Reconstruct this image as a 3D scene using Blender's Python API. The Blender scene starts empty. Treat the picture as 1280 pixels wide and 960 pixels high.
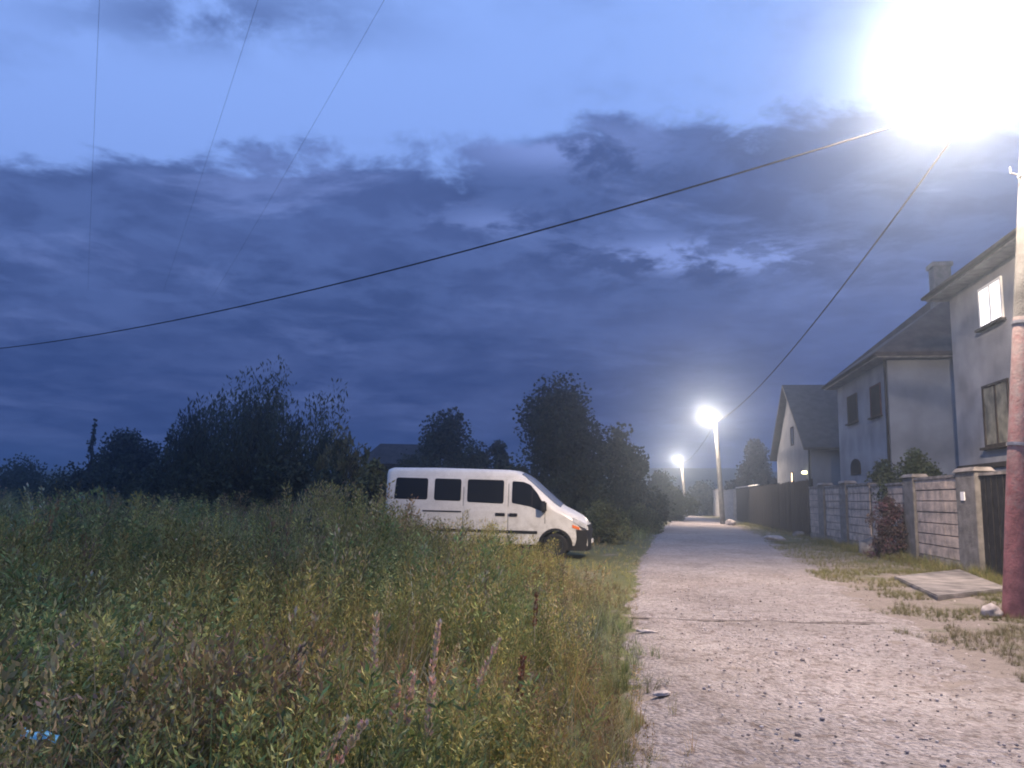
import bpy, bmesh, math, random
import numpy as np
from mathutils import Vector, Matrix, noise

R = math.radians
rnd = random.Random(7)
rng = np.random.default_rng(11)
scene = bpy.context.scene
COL = scene.collection

# ------------------------------------------------------------------ camera geometry (used as a measuring aid)
F, EYE = 985.0, 1.6
ROLL, PITCH = R(1.2), math.atan((622 - 480) / 985.0)
CR, SR, CP, SP = math.cos(ROLL), math.sin(ROLL), math.cos(PITCH), math.sin(PITCH)

def ray(px, py):
    x = (px - 640) / F; v = (480 - py) / F
    x, v = CR * x - SR * v, SR * x + CR * v
    return Vector((x, CP - v * SP, SP + v * CP))

def ground_pt(px, py, z=0.0):
    d = ray(px, py); t = (z - EYE) / d.z
    return Vector((d.x * t, d.y * t, z))

def at(px, py, Y):
    d = ray(px, py); t = Y / d.y
    return Vector((d.x * t, Y, EYE + d.z * t))

def on_line(px, py, P, slope):
    """where the ray meets the vertical plane through P running along (slope, 1)"""
    d = ray(px, py)
    t = (P[0] - slope * P[1]) / (d.x - slope * d.y)
    return Vector((d.x * t, d.y * t, EYE + d.z * t))

def lerp_tab(tab, y):
    if y <= tab[0][0]: return tab[0][1]
    for (a, b), (c, d) in zip(tab, tab[1:]):
        if y <= c: return b + (d - b) * (y - a) / (c - a)
    return tab[-1][1]

LEFT = [(-60, -7.0), (0, 0.15), (5.3, 0.9), (11.3, 1.75), (21.8, 3.6), (44.8, 8.5), (61, 12.4), (88, 17.3), (140, 27)]
RIGHT = [(-60, -2.0), (0, 3.3), (7.4, 4.65), (11.9, 5.7), (17.2, 6.95), (37.4, 12.0), (55, 15.6), (88, 20.6), (140, 31)]
xl = lambda y: lerp_tab(LEFT, y)
xr = lambda y: lerp_tab(RIGHT, y)

# ------------------------------------------------------------------ naming helpers
def tag(o, label=None, cat=None, group=None, kind=None):
    if cat and not kind: kind = 'thing'
    if label: o['label'] = label
    if cat: o['category'] = cat
    if group: o['group'] = group
    if kind: o['kind'] = kind
    return o

def empty(name, loc=(0, 0, 0), rz=0.0, label=None, cat=None, group=None):
    o = bpy.data.objects.new(name, None); COL.objects.link(o)
    o.location = loc; o.rotation_euler = (0, 0, rz); o.empty_display_size = 0.2
    return tag(o, label, cat, group)

class MB:
    def __init__(s): s.v = []; s.f = []
    def add(s, vs, fs):
        b = len(s.v); s.v += [tuple(v) for v in vs]; s.f += [tuple(i + b for i in f) for f in fs]; return s
    def box(s, x0, x1, y0, y1, z0, z1):
        v = [(x, y, z) for z in (z0, z1) for y in (y0, y1) for x in (x0, x1)]
        return s.add(v, [(0, 2, 3, 1), (4, 5, 7, 6), (0, 1, 5, 4), (2, 6, 7, 3), (0, 4, 6, 2), (1, 3, 7, 5)])
    def hexa(s, bot, top):
        return s.add(list(bot) + list(top), [(3, 2, 1, 0), (4, 5, 6, 7), (0, 1, 5, 4), (1, 2, 6, 5), (2, 3, 7, 6), (3, 0, 4, 7)])
    def tube(s, pts, rad, n=8, caps=True):
        pts = [Vector(p) for p in pts]
        if not isinstance(rad, (list, tuple)): rad = [rad] * len(pts)
        rings = []; vs = []
        for i, p in enumerate(pts):
            t = (pts[min(i + 1, len(pts) - 1)] - pts[max(i - 1, 0)]).normalized()
            a = Vector((0, 0, 1)) if abs(t.z) < .9 else Vector((1, 0, 0))
            u = t.cross(a).normalized(); w = t.cross(u)
            rings.append([len(vs) + k for k in range(n)])
            vs += [p + rad[i] * (math.cos(2 * math.pi * k / n) * u + math.sin(2 * math.pi * k / n) * w) for k in range(n)]
        fs = []
        for a, b in zip(rings, rings[1:]):
            fs += [(a[k], a[(k + 1) % n], b[(k + 1) % n], b[k]) for k in range(n)]
        if caps: fs += [tuple(reversed(rings[0])), tuple(rings[-1])]
        return s.add(vs, fs)
    def lathe(s, prof, axis='z', n=24, org=(0, 0, 0), cap=True):
        vs = []; fs = []; m = len(prof)
        for k in range(n):
            a = 2 * math.pi * k / n; c, q = math.cos(a), math.sin(a)
            for r, h in prof:
                p = (r * c, r * q, h) if axis == 'z' else (r * c, h, r * q)
                vs.append((p[0] + org[0], p[1] + org[1], p[2] + org[2]))
        for k in range(n):
            for j in range(m - 1):
                a, b = k * m + j, ((k + 1) % n) * m + j
                fs.append((a, b, b + 1, a + 1))
        if cap:
            fs.append(tuple(k * m for k in range(n))); fs.append(tuple(k * m + m - 1 for k in reversed(range(n))))
        return s.add(vs, fs)
    def poly_prism(s, pts, off):
        """flat polygon thickened along the vector off"""
        n = len(pts); o = Vector(off)
        vs = [Vector(p) for p in pts] + [Vector(p) + o for p in pts]
        return s.add(vs, [tuple(range(n)), tuple(reversed(range(n, 2 * n)))] + [(i, i + n, (i + 1) % n + n, (i + 1) % n) for i in range(n)])
    def build(s, name, m, parent=None, smooth=False, bevel=0, loc=None):
        me = bpy.data.meshes.new(name); me.from_pydata(s.v, [], s.f)
        bm = bmesh.new(); bm.from_mesh(me); bmesh.ops.recalc_face_normals(bm, faces=bm.faces)
        if bevel:
            es = [e for e in bm.edges if len(e.link_faces) == 2 and e.calc_face_angle() > .6]
            bmesh.ops.bevel(bm, geom=es, offset=bevel, segments=2, affect='EDGES', clamp_overlap=True)
        bm.to_mesh(me); bm.free()
        me.materials.append(m)
        if smooth:
            me.polygons.foreach_set('use_smooth', [True] * len(me.polygons))
            me.set_sharp_from_angle(angle=R(38))
        o = bpy.data.objects.new(name, me); COL.objects.link(o)
        if parent: o.parent = parent
        if loc is not None: o.location = loc
        return o

# ------------------------------------------------------------------ materials
def nodes_of(name):
    m = bpy.data.materials.new(name); m.use_nodes = True
    nt = m.node_tree; return m, nt, nt.nodes['Principled BSDF']

def mat(name, col, rough=.7, var=.25, scale=4.0, bump=0.0, bscale=30.0, metal=0.0, col2=None, spec=.3, detail=5):
    m, nt, b = nodes_of(name); N = nt.nodes; L = nt.links
    tc = N.new('ShaderNodeTexCoord')
    nz = N.new('ShaderNodeTexNoise'); nz.inputs['Scale'].default_value = scale; nz.inputs['Detail'].default_value = detail
    L.new(tc.outputs['Object'], nz.inputs['Vector'])
    cr = N.new('ShaderNodeValToRGB'); c2 = col2 or tuple(c * (1 - var) for c in col); c1 = tuple(min(1, c * (1 + var * .5)) for c in col)
    cr.color_ramp.elements[0].position = .35; cr.color_ramp.elements[0].color = (*c2, 1)
    cr.color_ramp.elements[1].position = .65; cr.color_ramp.elements[1].color = (*c1, 1)
    L.new(nz.outputs['Fac'], cr.inputs['Fac']); L.new(cr.outputs['Color'], b.inputs['Base Color'])
    b.inputs['Roughness'].default_value = rough; b.inputs['Metallic'].default_value = metal
    b.inputs['Specular IOR Level'].default_value = spec
    if bump:
        n2 = N.new('ShaderNodeTexNoise'); n2.inputs['Scale'].default_value = bscale; n2.inputs['Detail'].default_value = 6
        L.new(tc.outputs['Object'], n2.inputs['Vector'])
        bp = N.new('ShaderNodeBump'); bp.inputs['Strength'].default_value = bump; bp.inputs['Distance'].default_value = .03
        L.new(n2.outputs['Fac'], bp.inputs['Height']); L.new(bp.outputs['Normal'], b.inputs['Normal'])
    return m

def emit(name, col, s):
    m, nt, b = nodes_of(name)
    b.inputs['Base Color'].default_value = (*col, 1); b.inputs['Emission Color'].default_value = (*col, 1); b.inputs['Emission Strength'].default_value = s
    return m

def leafmat(name, trans=.25, rough=.65):
    m, nt, b = nodes_of(name); N = nt.nodes; L = nt.links
    a = N.new('ShaderNodeVertexColor'); a.layer_name = 'Col'
    L.new(a.outputs['Color'], b.inputs['Base Color'])
    b.inputs['Roughness'].default_value = rough; b.inputs['Specular IOR Level'].default_value = .2
    t = N.new('ShaderNodeBsdfTranslucent'); L.new(a.outputs['Color'], t.inputs['Color'])
    mx = N.new('ShaderNodeMixShader'); mx.inputs['Fac'].default_value = trans
    L.new(b.outputs['BSDF'], mx.inputs[1]); L.new(t.outputs['BSDF'], mx.inputs[2])
    L.new(mx.outputs['Shader'], N['Material Output'].inputs['Surface'])
    return m

def gravel_mat():
    m, nt, b = nodes_of('gravel_road'); N = nt.nodes; L = nt.links
    g = N.new('ShaderNodeNewGeometry'); P = g.outputs['Position']
    def noise_(sc, det=6, rough=.6):
        n = N.new('ShaderNodeTexNoise'); n.inputs['Scale'].default_value = sc; n.inputs['Detail'].default_value = det; n.inputs['Roughness'].default_value = rough
        L.new(P, n.inputs['Vector']); return n.outputs['Fac']
    def ramp(x, stops):
        r = N.new('ShaderNodeValToRGB'); e = r.color_ramp.elements
        while len(e) < len(stops): e.new(.5)
        for k, (p, c) in enumerate(stops): e[k].position = p; e[k].color = (*c, 1)
        L.new(x, r.inputs['Fac']); return r.outputs['Color']
    def mix(a, b_, f, mode='MIX'):
        x = N.new('ShaderNodeMix'); x.data_type = 'RGBA'; x.blend_type = mode
        L.new(a, x.inputs['A']); L.new(b_, x.inputs['B'])
        if isinstance(f, float): x.inputs['Factor'].default_value = f
        else: L.new(f, x.inputs['Factor'])
        return x.outputs['Result']
    base = ramp(noise_(1.1, 8, .65), [(.3, (.23, .208, .19)), (.5, (.32, .295, .273)), (.72, (.41, .385, .36))])
    v = N.new('ShaderNodeTexVoronoi'); v.inputs['Scale'].default_value = 26; v.inputs['Randomness'].default_value = 1; L.new(P, v.inputs['Vector'])
    stone = ramp(v.outputs['Color'], [(.1, (.14, .12, .115)), (.35, (.33, .29, .275)), (.75, (.40, .36, .345)), (.95, (.55, .50, .48))])
    c = mix(base, stone, ramp(noise_(.8, 4), [(.35, (.25,) * 3), (.7, (.75,) * 3)]))
    v2 = N.new('ShaderNodeTexVoronoi'); v2.inputs['Scale'].default_value = 62; L.new(P, v2.inputs['Vector'])
    c = mix(c, ramp(v2.outputs['Color'], [(.0, (.45,) * 3), (.4, (.95,) * 3), (1, (1.15,) * 3)]), .55, 'MULTIPLY')
    c = mix(c, ramp(noise_(3.2, 5), [(.3, (.6, .55, .5)), (.5, (1, 1, 1))]), .6, 'MULTIPLY')
    c = mix(c, ramp(noise_(9.5, 4, .55), [(.36, (.50, .43, .39)), (.47, (.97, .96, .95)), (1, (1.04,) * 3)]), .75, 'MULTIPLY')
    c = mix(c, ramp(noise_(.45, 3, .5), [(.35, (.80, .76, .73)), (.6, (1.05, 1.03, 1.02))]), .8, 'MULTIPLY')
    L.new(c, b.inputs['Base Color']); b.inputs['Roughness'].default_value = .9; b.inputs['Specular IOR Level'].default_value = .2
    ad = N.new('ShaderNodeMath'); ad.operation = 'MULTIPLY_ADD'; ad.inputs[1].default_value = -.8
    L.new(v.outputs['Distance'], ad.inputs[0]); L.new(noise_(14, 8, .7), ad.inputs[2])
    bp = N.new('ShaderNodeBump'); bp.inputs['Strength'].default_value = .9; bp.inputs['Distance'].default_value = .035
    L.new(ad.outputs[0], bp.inputs['Height']); L.new(bp.outputs['Normal'], b.inputs['Normal'])
    return m

def ground_mat():
    m, nt, b = nodes_of('soil_and_grass'); N = nt.nodes; L = nt.links
    g = N.new('ShaderNodeNewGeometry')
    def nz(sc, det=6):
        n = N.new('ShaderNodeTexNoise'); n.inputs['Scale'].default_value = sc; n.inputs['Detail'].default_value = det; n.inputs['Roughness'].default_value = .65
        L.new(g.outputs['Position'], n.inputs['Vector']); return n.outputs['Fac']
    r1 = N.new('ShaderNodeValToRGB'); L.new(nz(9), r1.inputs['Fac'])
    r1.color_ramp.elements[0].color = (.12, .098, .08, 1); r1.color_ramp.elements[1].color = (.34, .29, .25, 1)
    r2 = N.new('ShaderNodeValToRGB'); L.new(nz(16), r2.inputs['Fac'])
    r2.color_ramp.elements[0].color = (.04, .05, .02, 1); r2.color_ramp.elements[1].color = (.16, .16, .07, 1)
    a = N.new('ShaderNodeVertexColor'); a.layer_name = 'Col'
    ad = N.new('ShaderNodeMath'); ad.operation = 'ADD'; L.new(nz(.9, 8), ad.inputs[0]); L.new(a.outputs['Color'], ad.inputs[1])
    mr = N.new('ShaderNodeMapRange'); mr.inputs['From Min'].default_value = .92; mr.inputs['From Max'].default_value = 1.06; L.new(ad.outputs[0], mr.inputs['Value'])
    x = N.new('ShaderNodeMix'); x.data_type = 'RGBA'; L.new(mr.outputs['Result'], x.inputs['Factor'])
    L.new(r1.outputs['Color'], x.inputs['A']); L.new(r2.outputs['Color'], x.inputs['B']); L.new(x.outputs['Result'], b.inputs['Base Color'])
    b.inputs['Roughness'].default_value = .95; b.inputs['Specular IOR Level'].default_value = .15
    bp = N.new('ShaderNodeBump'); bp.inputs['Strength'].default_value = .8; bp.inputs['Distance'].default_value = .05
    L.new(nz(11, 9), bp.inputs['Height']); L.new(bp.outputs['Normal'], b.inputs['Normal'])
    return m

def tilemat(name, col):
    m = mat(name, col, .8, .45, 2.5); nt = m.node_tree; N = nt.nodes; L = nt.links; b = N['Principled BSDF']
    tc = N.new('ShaderNodeTexCoord'); w_ = N.new('ShaderNodeTexWave'); w_.wave_type = 'BANDS'; w_.bands_direction = 'Z'; w_.wave_profile = 'SAW'
    w_.inputs['Scale'].default_value = 1.7; w_.inputs['Distortion'].default_value = .6; w_.inputs['Detail'].default_value = 2; w_.inputs['Detail Scale'].default_value = 6
    L.new(tc.outputs['Object'], w_.inputs['Vector'])
    bp = N.new('ShaderNodeBump'); bp.inputs['Strength'].default_value = .8; bp.inputs['Distance'].default_value = .06
    L.new(w_.outputs['Fac'], bp.inputs['Height']); L.new(bp.outputs['Normal'], b.inputs['Normal']); return m

def polemat():
    m = mat('red_to_grey_pole', (.30, .125, .12), .7, .45, 6, .3, 30, col2=(.20, .085, .085), spec=.15); nt = m.node_tree; N = nt.nodes; L = nt.links; b = N['Principled BSDF']  # red low down, blending to grey higher up
    src = b.inputs['Base Color'].links[0].from_socket
    tc = N.new('ShaderNodeTexCoord'); sx = N.new('ShaderNodeSeparateXYZ'); L.new(tc.outputs['Object'], sx.inputs[0])
    n = N.new('ShaderNodeTexNoise'); n.inputs['Scale'].default_value = 7; n.inputs['Detail'].default_value = 7; n.inputs['Roughness'].default_value = .7; L.new(tc.outputs['Object'], n.inputs['Vector'])
    a = N.new('ShaderNodeMapRange'); L.new(sx.outputs['Z'], a.inputs['Value']); a.inputs['From Min'].default_value = .3; a.inputs['From Max'].default_value = 5.2; a.inputs['To Min'].default_value = -.28; a.inputs['To Max'].default_value = .30
    ad = N.new('ShaderNodeMath'); ad.operation = 'ADD'; L.new(a.outputs[0], ad.inputs[0]); L.new(n.outputs['Fac'], ad.inputs[1])
    r = N.new('ShaderNodeMapRange'); L.new(ad.outputs[0], r.inputs['Value']); r.inputs['From Min'].default_value = .34; r.inputs['From Max'].default_value = .80
    x = N.new('ShaderNodeMix'); x.data_type = 'RGBA'; L.new(r.outputs[0], x.inputs['Factor']); L.new(src, x.inputs['A']); x.inputs['B'].default_value = (.31, .27, .255, 1)
    L.new(x.outputs['Result'], b.inputs['Base Color']); return m

def vanmat():
    m = mat('van_paint', (.64, .625, .58), .32, .06, 1.5, spec=.5); nt = m.node_tree; N = nt.nodes; L = nt.links; b = N['Principled BSDF']
    src = b.inputs['Base Color'].links[0].from_socket
    tc = N.new('ShaderNodeTexCoord'); sx = N.new('ShaderNodeSeparateXYZ'); L.new(tc.outputs['Object'], sx.inputs[0])
    n = N.new('ShaderNodeTexNoise'); n.inputs['Scale'].default_value = 5; n.inputs['Detail'].default_value = 8; n.inputs['Roughness'].default_value = .7; L.new(tc.outputs['Object'], n.inputs['Vector'])
    a = N.new('ShaderNodeMapRange'); L.new(sx.outputs['Z'], a.inputs['Value']); a.inputs['From Min'].default_value = .35; a.inputs['From Max'].default_value = 1.15; a.inputs['To Min'].default_value = 1.0; a.inputs['To Max'].default_value = .25
    mu = N.new('ShaderNodeMath'); mu.operation = 'MULTIPLY'; L.new(a.outputs[0], mu.inputs[0])
    r = N.new('ShaderNodeMapRange'); L.new(n.outputs['Fac'], r.inputs['Value']); r.inputs['From Min'].default_value = .42; r.inputs['From Max'].default_value = .72; L.new(r.outputs[0], mu.inputs[1])
    x = N.new('ShaderNodeMix'); x.data_type = 'RGBA'; L.new(mu.outputs[0], x.inputs['Factor']); L.new(src, x.inputs['A']); x.inputs['B'].default_value = (.22, .19, .15, 1)
    L.new(x.outputs['Result'], b.inputs['Base Color']); return m

M = dict(
    van=vanmat(),
    glass=mat('dark_glass', (.009, .010, .012), .06, .1, 2, spec=.25),
    shield=mat('windscreen_glass', (.10, .11, .13), .12, .1, 2, spec=.6),
    hglass=mat('house_glass', (.02, .022, .026), .9, .2, 2, spec=0.0),
    black=mat('black_plastic', (.013, .012, .012), .55, .3, 8),
    rubber=mat('tyre_rubber', (.02, .019, .019), .8, .3, 20, .3),
    rim=mat('steel_rim', (.22, .21, .21), .5, .4, 14, metal=.4),
    orange=mat('amber_lens', (.75, .16, .03), .25, .1, 8),
    lens=mat('clear_lens', (.5, .5, .5), .15, .2, 12, spec=.6),
    red=mat('tail_lens', (.4, .02, .02), .25, .1, 8),
    concrete=mat('pale_concrete', (.33, .32, .30), .85, .35, 3, .5, 40),
    slab=mat('worn_concrete', (.24, .215, .195), .9, .5, 2.5, .6, 25),
    polered=polemat(),
    greypole=mat('grey_pole_concrete', (.15, .148, .142), .9, .4, 3, .5, 40, spec=.05),
    steel=mat('galvanised_steel', (.30, .30, .31), .45, .3, 9, metal=.6),
    plasterA=mat('grey_plaster', (.27, .272, .28), .9, .34, .8, .35, 18, spec=.05),
    plasterB=mat('pale_blue_plaster', (.235, .255, .285), .9, .30, .7, .3, 18, spec=.05),
    plasterC=mat('whitewashed_plaster', (.20, .21, .225), .9, .2, 1.0, .3, 18, spec=.05),
    roof=tilemat('dark_roof_tile', (.055, .048, .046)),
    roofB=tilemat('brown_roof_tile', (.062, .05, .046)),
    soffit=mat('timber_soffit', (.26, .25, .24), .8, .35, 4),
    frame=mat('window_frame_paint', (.055, .045, .038), .9, .3, 6, spec=0.0),
    wframe=mat('brown_window_frame', (.08, .035, .032), .9, .3, 6, spec=0.0),
    curtain=mat('net_curtain', (.20, .19, .14), .9, .5, 3),
    stone=mat('garden_wall_stone', (.50, .405, .33), .9, .3, 3, .9, 16, col2=(.29, .245, .21), spec=.05),
    mortar=mat('wall_mortar', (.19, .17, .15), .95, .3, 6, .5, 25),
    pillar=mat('wall_pillar_render', (.17, .16, .15), .9, .35, 4, .5, 25),
    gate=mat('dark_gate_sheet', (.02, .019, .02), .7, .5, 5, .2, 20, spec=.15),
    plate=mat('white_enamel', (.8, .79, .76), .4, .08, 8),
    timber=mat('weathered_timber', (.10, .085, .075), .9, .4, 7, .5, 20),
    bark=mat('bark', (.06, .048, .038), .95, .4, 9, .7, 18),
    wire=mat('cable_sheath', (.022, .022, .025), .7, .2, 5),
    rock=mat('pale_rock', (.42, .37, .34), .9, .4, 6, .8, 12),
    wrapper=mat('blue_plastic_wrapper', (.30, .72, .90), .35, .25, 14),
    hill=mat('wooded_hill', (.05, .06, .04), .95, .4, .15),
    leaf=leafmat('weed_leaf', .25), crown=leafmat('tree_leaf', .15),
)

# ------------------------------------------------------------------ ground, road, hills
def nz2(x, y, s, seed=0.0): return noise.noise(Vector((x * s, y * s, seed)))

def field_z(x, y):
    e = xl(y) - x
    z = -.035 + .024 * nz2(x, y, 1.7) + .018 * nz2(x, y, 4.1, 3)
    if e > 0: z += min(e, 6) / 6 * .10 + .06 * nz2(x, y, .25, 9) * min(e, 4) / 4
    e2 = x - xr(y)
    if e2 > 0: z += min(e2, 2) / 2 * .04
    return z

def grid_mesh(name, xs, ys, zf, m, colf=None):
    v = [(x, y, zf(x, y)) for y in ys for x in xs]; n = len(xs)
    f = [(j * n + i, j * n + i + 1, (j + 1) * n + i + 1, (j + 1) * n + i) for j in range(len(ys) - 1) for i in range(n - 1)]
    me = bpy.data.meshes.new(name); me.from_pydata(v, [], f); me.materials.append(m)
    me.polygons.foreach_set('use_smooth', [True] * len(me.polygons))
    if colf:
        ca = me.color_attributes.new('Col', 'FLOAT_COLOR', 'POINT')
        ca.data.foreach_set('color', [c for x, y, z in v for c in (*([colf(x, y)] * 3), 1.0)])
    o = bpy.data.objects.new(name, me); COL.objects.link(o); return o

def spaced(lo, hi, fine0, fine1, fs, cs):
    a = [lo]
    while a[-1] < hi:
        p = a[-1]; d = 0 if fine0 <= p <= fine1 else min(abs(p - fine0), abs(p - fine1))
        a.append(p + fs + min(cs, d * .18))
    return a

def grassiness(x, y):
    if x < xl(y): return .62
    e = x - xr(y)
    if e < 0: return .25
    return .36 + .10 * min(e, 2) / 2 + .1 * max(0, min(1, (y - 24) / 10)) - .12 * max(0, 1 - abs(y - 14.5) / 3) * (1 if e < 2.2 else 0)
g = grid_mesh('ground', spaced(-260, 260, -8, 13, .22, 12), spaced(-60, 280, -1, 24, .22, 12), field_z, ground_mat(), grassiness)
tag(g, 'weedy field and bare verge ground', None, None, 'structure')

ys = spaced(-50, 138, -1, 20, .10, 1.2); NU = 60
def road_pt(j, i):
    y = ys[j]; u = i / NU
    a, b = xl(y) - .3 + .30 * nz2(0, y, .5, 31) + .12 * nz2(0, y, 2.1, 32), xr(y) + .55 + .45 * nz2(5, y, .45, 33) + .2 * nz2(5, y, 1.6, 34)
    x = a + (b - a) * u
    w = b - a
    edge = min(u, 1 - u) * w
    z = .0 + .016 * nz2(x, y, 2.3, 1) + .010 * nz2(x, y, 7.0, 2) + .006 * nz2(x, y, 19, 5)
    for c in (.30, .70): z -= .02 * math.exp(-((u - c) / .09) ** 2)
    z -= .085 * max(0, 1 - edge / (.5 if u < .5 else 1.1)) ** 1.2
    # shallow groove shaped across the road in place of a cable shadow
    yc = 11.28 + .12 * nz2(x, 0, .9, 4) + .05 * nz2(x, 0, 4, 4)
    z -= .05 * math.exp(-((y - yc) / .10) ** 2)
    return (x, y, z)
vs = [road_pt(j, i) for j in range(len(ys)) for i in range(NU + 1)]
fs = [(j * (NU + 1) + i, j * (NU + 1) + i + 1, (j + 1) * (NU + 1) + i + 1, (j + 1) * (NU + 1) + i) for j in range(len(ys) - 1) for i in range(NU)]
me = bpy.data.meshes.new('road'); me.from_pydata(vs, [], fs); me.materials.append(gravel_mat())
me.polygons.foreach_set('use_smooth', [True] * len(me.polygons))
o = bpy.data.objects.new('road', me); COL.objects.link(o); tag(o, 'pale gravel lane with a groove standing in for a cable shadow', None, None, 'structure')

sv = []; sxs = np.linspace(1.62, 5.25, 60)  # dark strip laid over the lane, painting in the shadow of a cable
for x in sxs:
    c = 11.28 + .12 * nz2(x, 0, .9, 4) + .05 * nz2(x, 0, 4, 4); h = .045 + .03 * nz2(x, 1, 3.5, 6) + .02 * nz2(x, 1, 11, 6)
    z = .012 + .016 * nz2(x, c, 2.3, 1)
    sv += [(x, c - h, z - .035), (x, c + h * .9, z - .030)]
o = MB().add(sv, [(2 * i, 2 * i + 2, 2 * i + 3, 2 * i + 1) for i in range(59)]).build('cable_shadow_strip', mat('painted_cable_shadow', (.15, .125, .11), .95, .4, 9, .6, 30)); tag(o, 'narrow dark strip painted as a cable shadow across the lane', None, None, 'structure')

def hill(name, pts, y0, depth):
    """ridge: list of (x, height) at distance y0"""
    b = MB(); n = len(pts)
    v = []
    for r, k in ((-depth, 0), (-depth * .4, .7), (0, 1), (depth * .6, .5)):
        v += [(x, y0 + r + 6 * nz2(x, r, .03), max(-.5, h * k + h * .12 * nz2(x, r, .08, 2))) for x, h in pts]
    f = [(j * n + i, j * n + i + 1, (j + 1) * n + i + 1, (j + 1) * n + i) for j in range(3) for i in range(n - 1)]
    o = b.add(v, f).build(name, M['hill'], smooth=True); tag(o, 'low wooded hill closing the view', None, None, 'structure'); return o
hill('hill', [(x, 6.5 + 4.5 * math.exp(-((x - 60) / 45) ** 2) + 1.2 * nz2(x, 0, .06, 8)) for x in range(-250, 251, 10)], 225, 35)

# ------------------------------------------------------------------ leaf stamping (numpy)
def strip(pts, widths, col0, col1, side):
    """blade as a quad strip: returns verts, quads, cols"""
    V = []; Q = []; C = []
    n = len(pts)
    for i, (p, w) in enumerate(zip(pts, widths)):
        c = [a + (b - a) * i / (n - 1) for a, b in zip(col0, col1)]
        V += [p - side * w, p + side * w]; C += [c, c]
    for i in range(n - 1): Q.append((2 * i, 2 * i + 1, 2 * i + 3, 2 * i + 2))
    return V, Q, C

class Proto:
    def __init__(s): s.V = []; s.Q = []; s.C = []
    def put(s, V, Q, C):
        b = len(s.V); s.V += [tuple(v) for v in V]; s.Q += [tuple(i + b for i in q) for q in Q]; s.C += [tuple(c) for c in C]
    def leaf(s, p, d, ln, w, col):
        d = Vector(d).normalized(); a = Vector((rnd.uniform(-1, 1), rnd.uniform(-1, 1), rnd.uniform(-.3, 1)))
        sd = d.cross(a)
        if sd.length < 1e-3: sd = Vector((1, 0, 0))
        sd.normalize(); p = Vector(p); up = d.cross(sd) * (ln * .12)
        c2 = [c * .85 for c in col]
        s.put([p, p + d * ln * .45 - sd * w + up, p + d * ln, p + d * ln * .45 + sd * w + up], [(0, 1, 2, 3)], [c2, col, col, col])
    def blade(s, p, az, h, lean, w, c0, c1, seg=3):
        p = Vector(p); o = Vector((math.cos(az), math.sin(az), 0)); sd = Vector((-o.y, o.x, 0)).lerp(Vector((rnd.uniform(-1, 1), rnd.uniform(-1, 1), 0)), .5).normalized()
        pts = []; ws = []
        for i in range(seg + 1):
            t = i / seg; pts.append(p + o * (lean * t * t) + Vector((0, 0, h * (t - .25 * lean / max(h, .01) * t * t)))); ws.append(w * (1 - t) ** .7 * .5 + .0006)
        s.put(*strip(pts, ws, c0, c1, sd))
    def arrays(s): return np.array(s.V, np.float32), np.array(s.Q, np.int32), np.array(s.C, np.float32)

def jit(c, a=.25): k = 1 + rnd.uniform(-a, a); return [x * k * (1 + rnd.uniform(-.1, .1)) for x in c]
GREEN, OLIVE, YEL, BRN, STRAW, RUST = (.18, .22, .07), (.27, .25, .085), (.43, .385, .13), (.31, .235, .11), (.60, .49, .29), (.26, .165, .10)

def p_grass(n, cols, spread=.07):
    p = Proto()
    for _ in range(n):
        c = jit(rnd.choice(cols)); a = rnd.uniform(0, 6.28)
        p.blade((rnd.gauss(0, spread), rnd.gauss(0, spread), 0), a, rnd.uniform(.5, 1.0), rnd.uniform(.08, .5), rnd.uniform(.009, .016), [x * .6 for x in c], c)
    return p
def p_broad(cols, stems=3, nl=16, ls=.10, lw=.36, top=None):
    p = Proto()
    for _ in range(stems):
        bx, by = rnd.gauss(0, .09), rnd.gauss(0, .09); H = rnd.uniform(.7, 1.05); a = rnd.uniform(0, 6.28); ln = rnd.uniform(.02, .22)
        p.blade((bx, by, 0), a, H, ln, .012, jit(BRN), jit(cols[0]), 3)
        for k in range(nl):
            t = .15 + .85 * k / nl
            q = (bx + math.cos(a) * ln * t * t, by + math.sin(a) * ln * t * t, H * t)
            az = k * 2.4 + rnd.uniform(-.5, .5); l = ls * rnd.uniform(.6, 1.35) * (1.25 - .5 * t)
            p.leaf(q, (math.cos(az), math.sin(az), rnd.uniform(-.35, .7)), l, l * lw, jit(rnd.choice(cols)))
        if top:
            for k in range(7):
                q = (bx + math.cos(a) * ln + rnd.gauss(0, .02), by + math.sin(a) * ln + rnd.gauss(0, .02), H * (.88 + .035 * k))
                p.leaf(q, (rnd.gauss(0, .5), rnd.gauss(0, .5), 1), .06, .014, jit(top))
    return p
def p_fine(cols, nl=130):
    p = Proto(); H = 1.0
    for _ in range(2):
        a = rnd.uniform(0, 6.28); bx, by = rnd.gauss(0, .06), rnd.gauss(0, .06); ln = rnd.uniform(.02, .18)
        p.blade((bx, by, 0), a, H, ln, .010, jit(BRN), jit(cols[0]), 3)
        for k in range(nl // 2):
            t = rnd.uniform(.12, 1); r = .16 * (1 - .75 * t) * rnd.uniform(.15, 1); az = rnd.uniform(0, 6.28)
            q = (bx + math.cos(a) * ln * t * t + r * math.cos(az), by + math.sin(a) * ln * t * t + r * math.sin(az), H * t)
            p.leaf(q, (math.cos(az) * .6, math.sin(az) * .6, rnd.uniform(.2, 1.2)), rnd.uniform(.035, .08), rnd.uniform(.005, .010), jit(rnd.choice(cols), .3))
    return p
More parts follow.
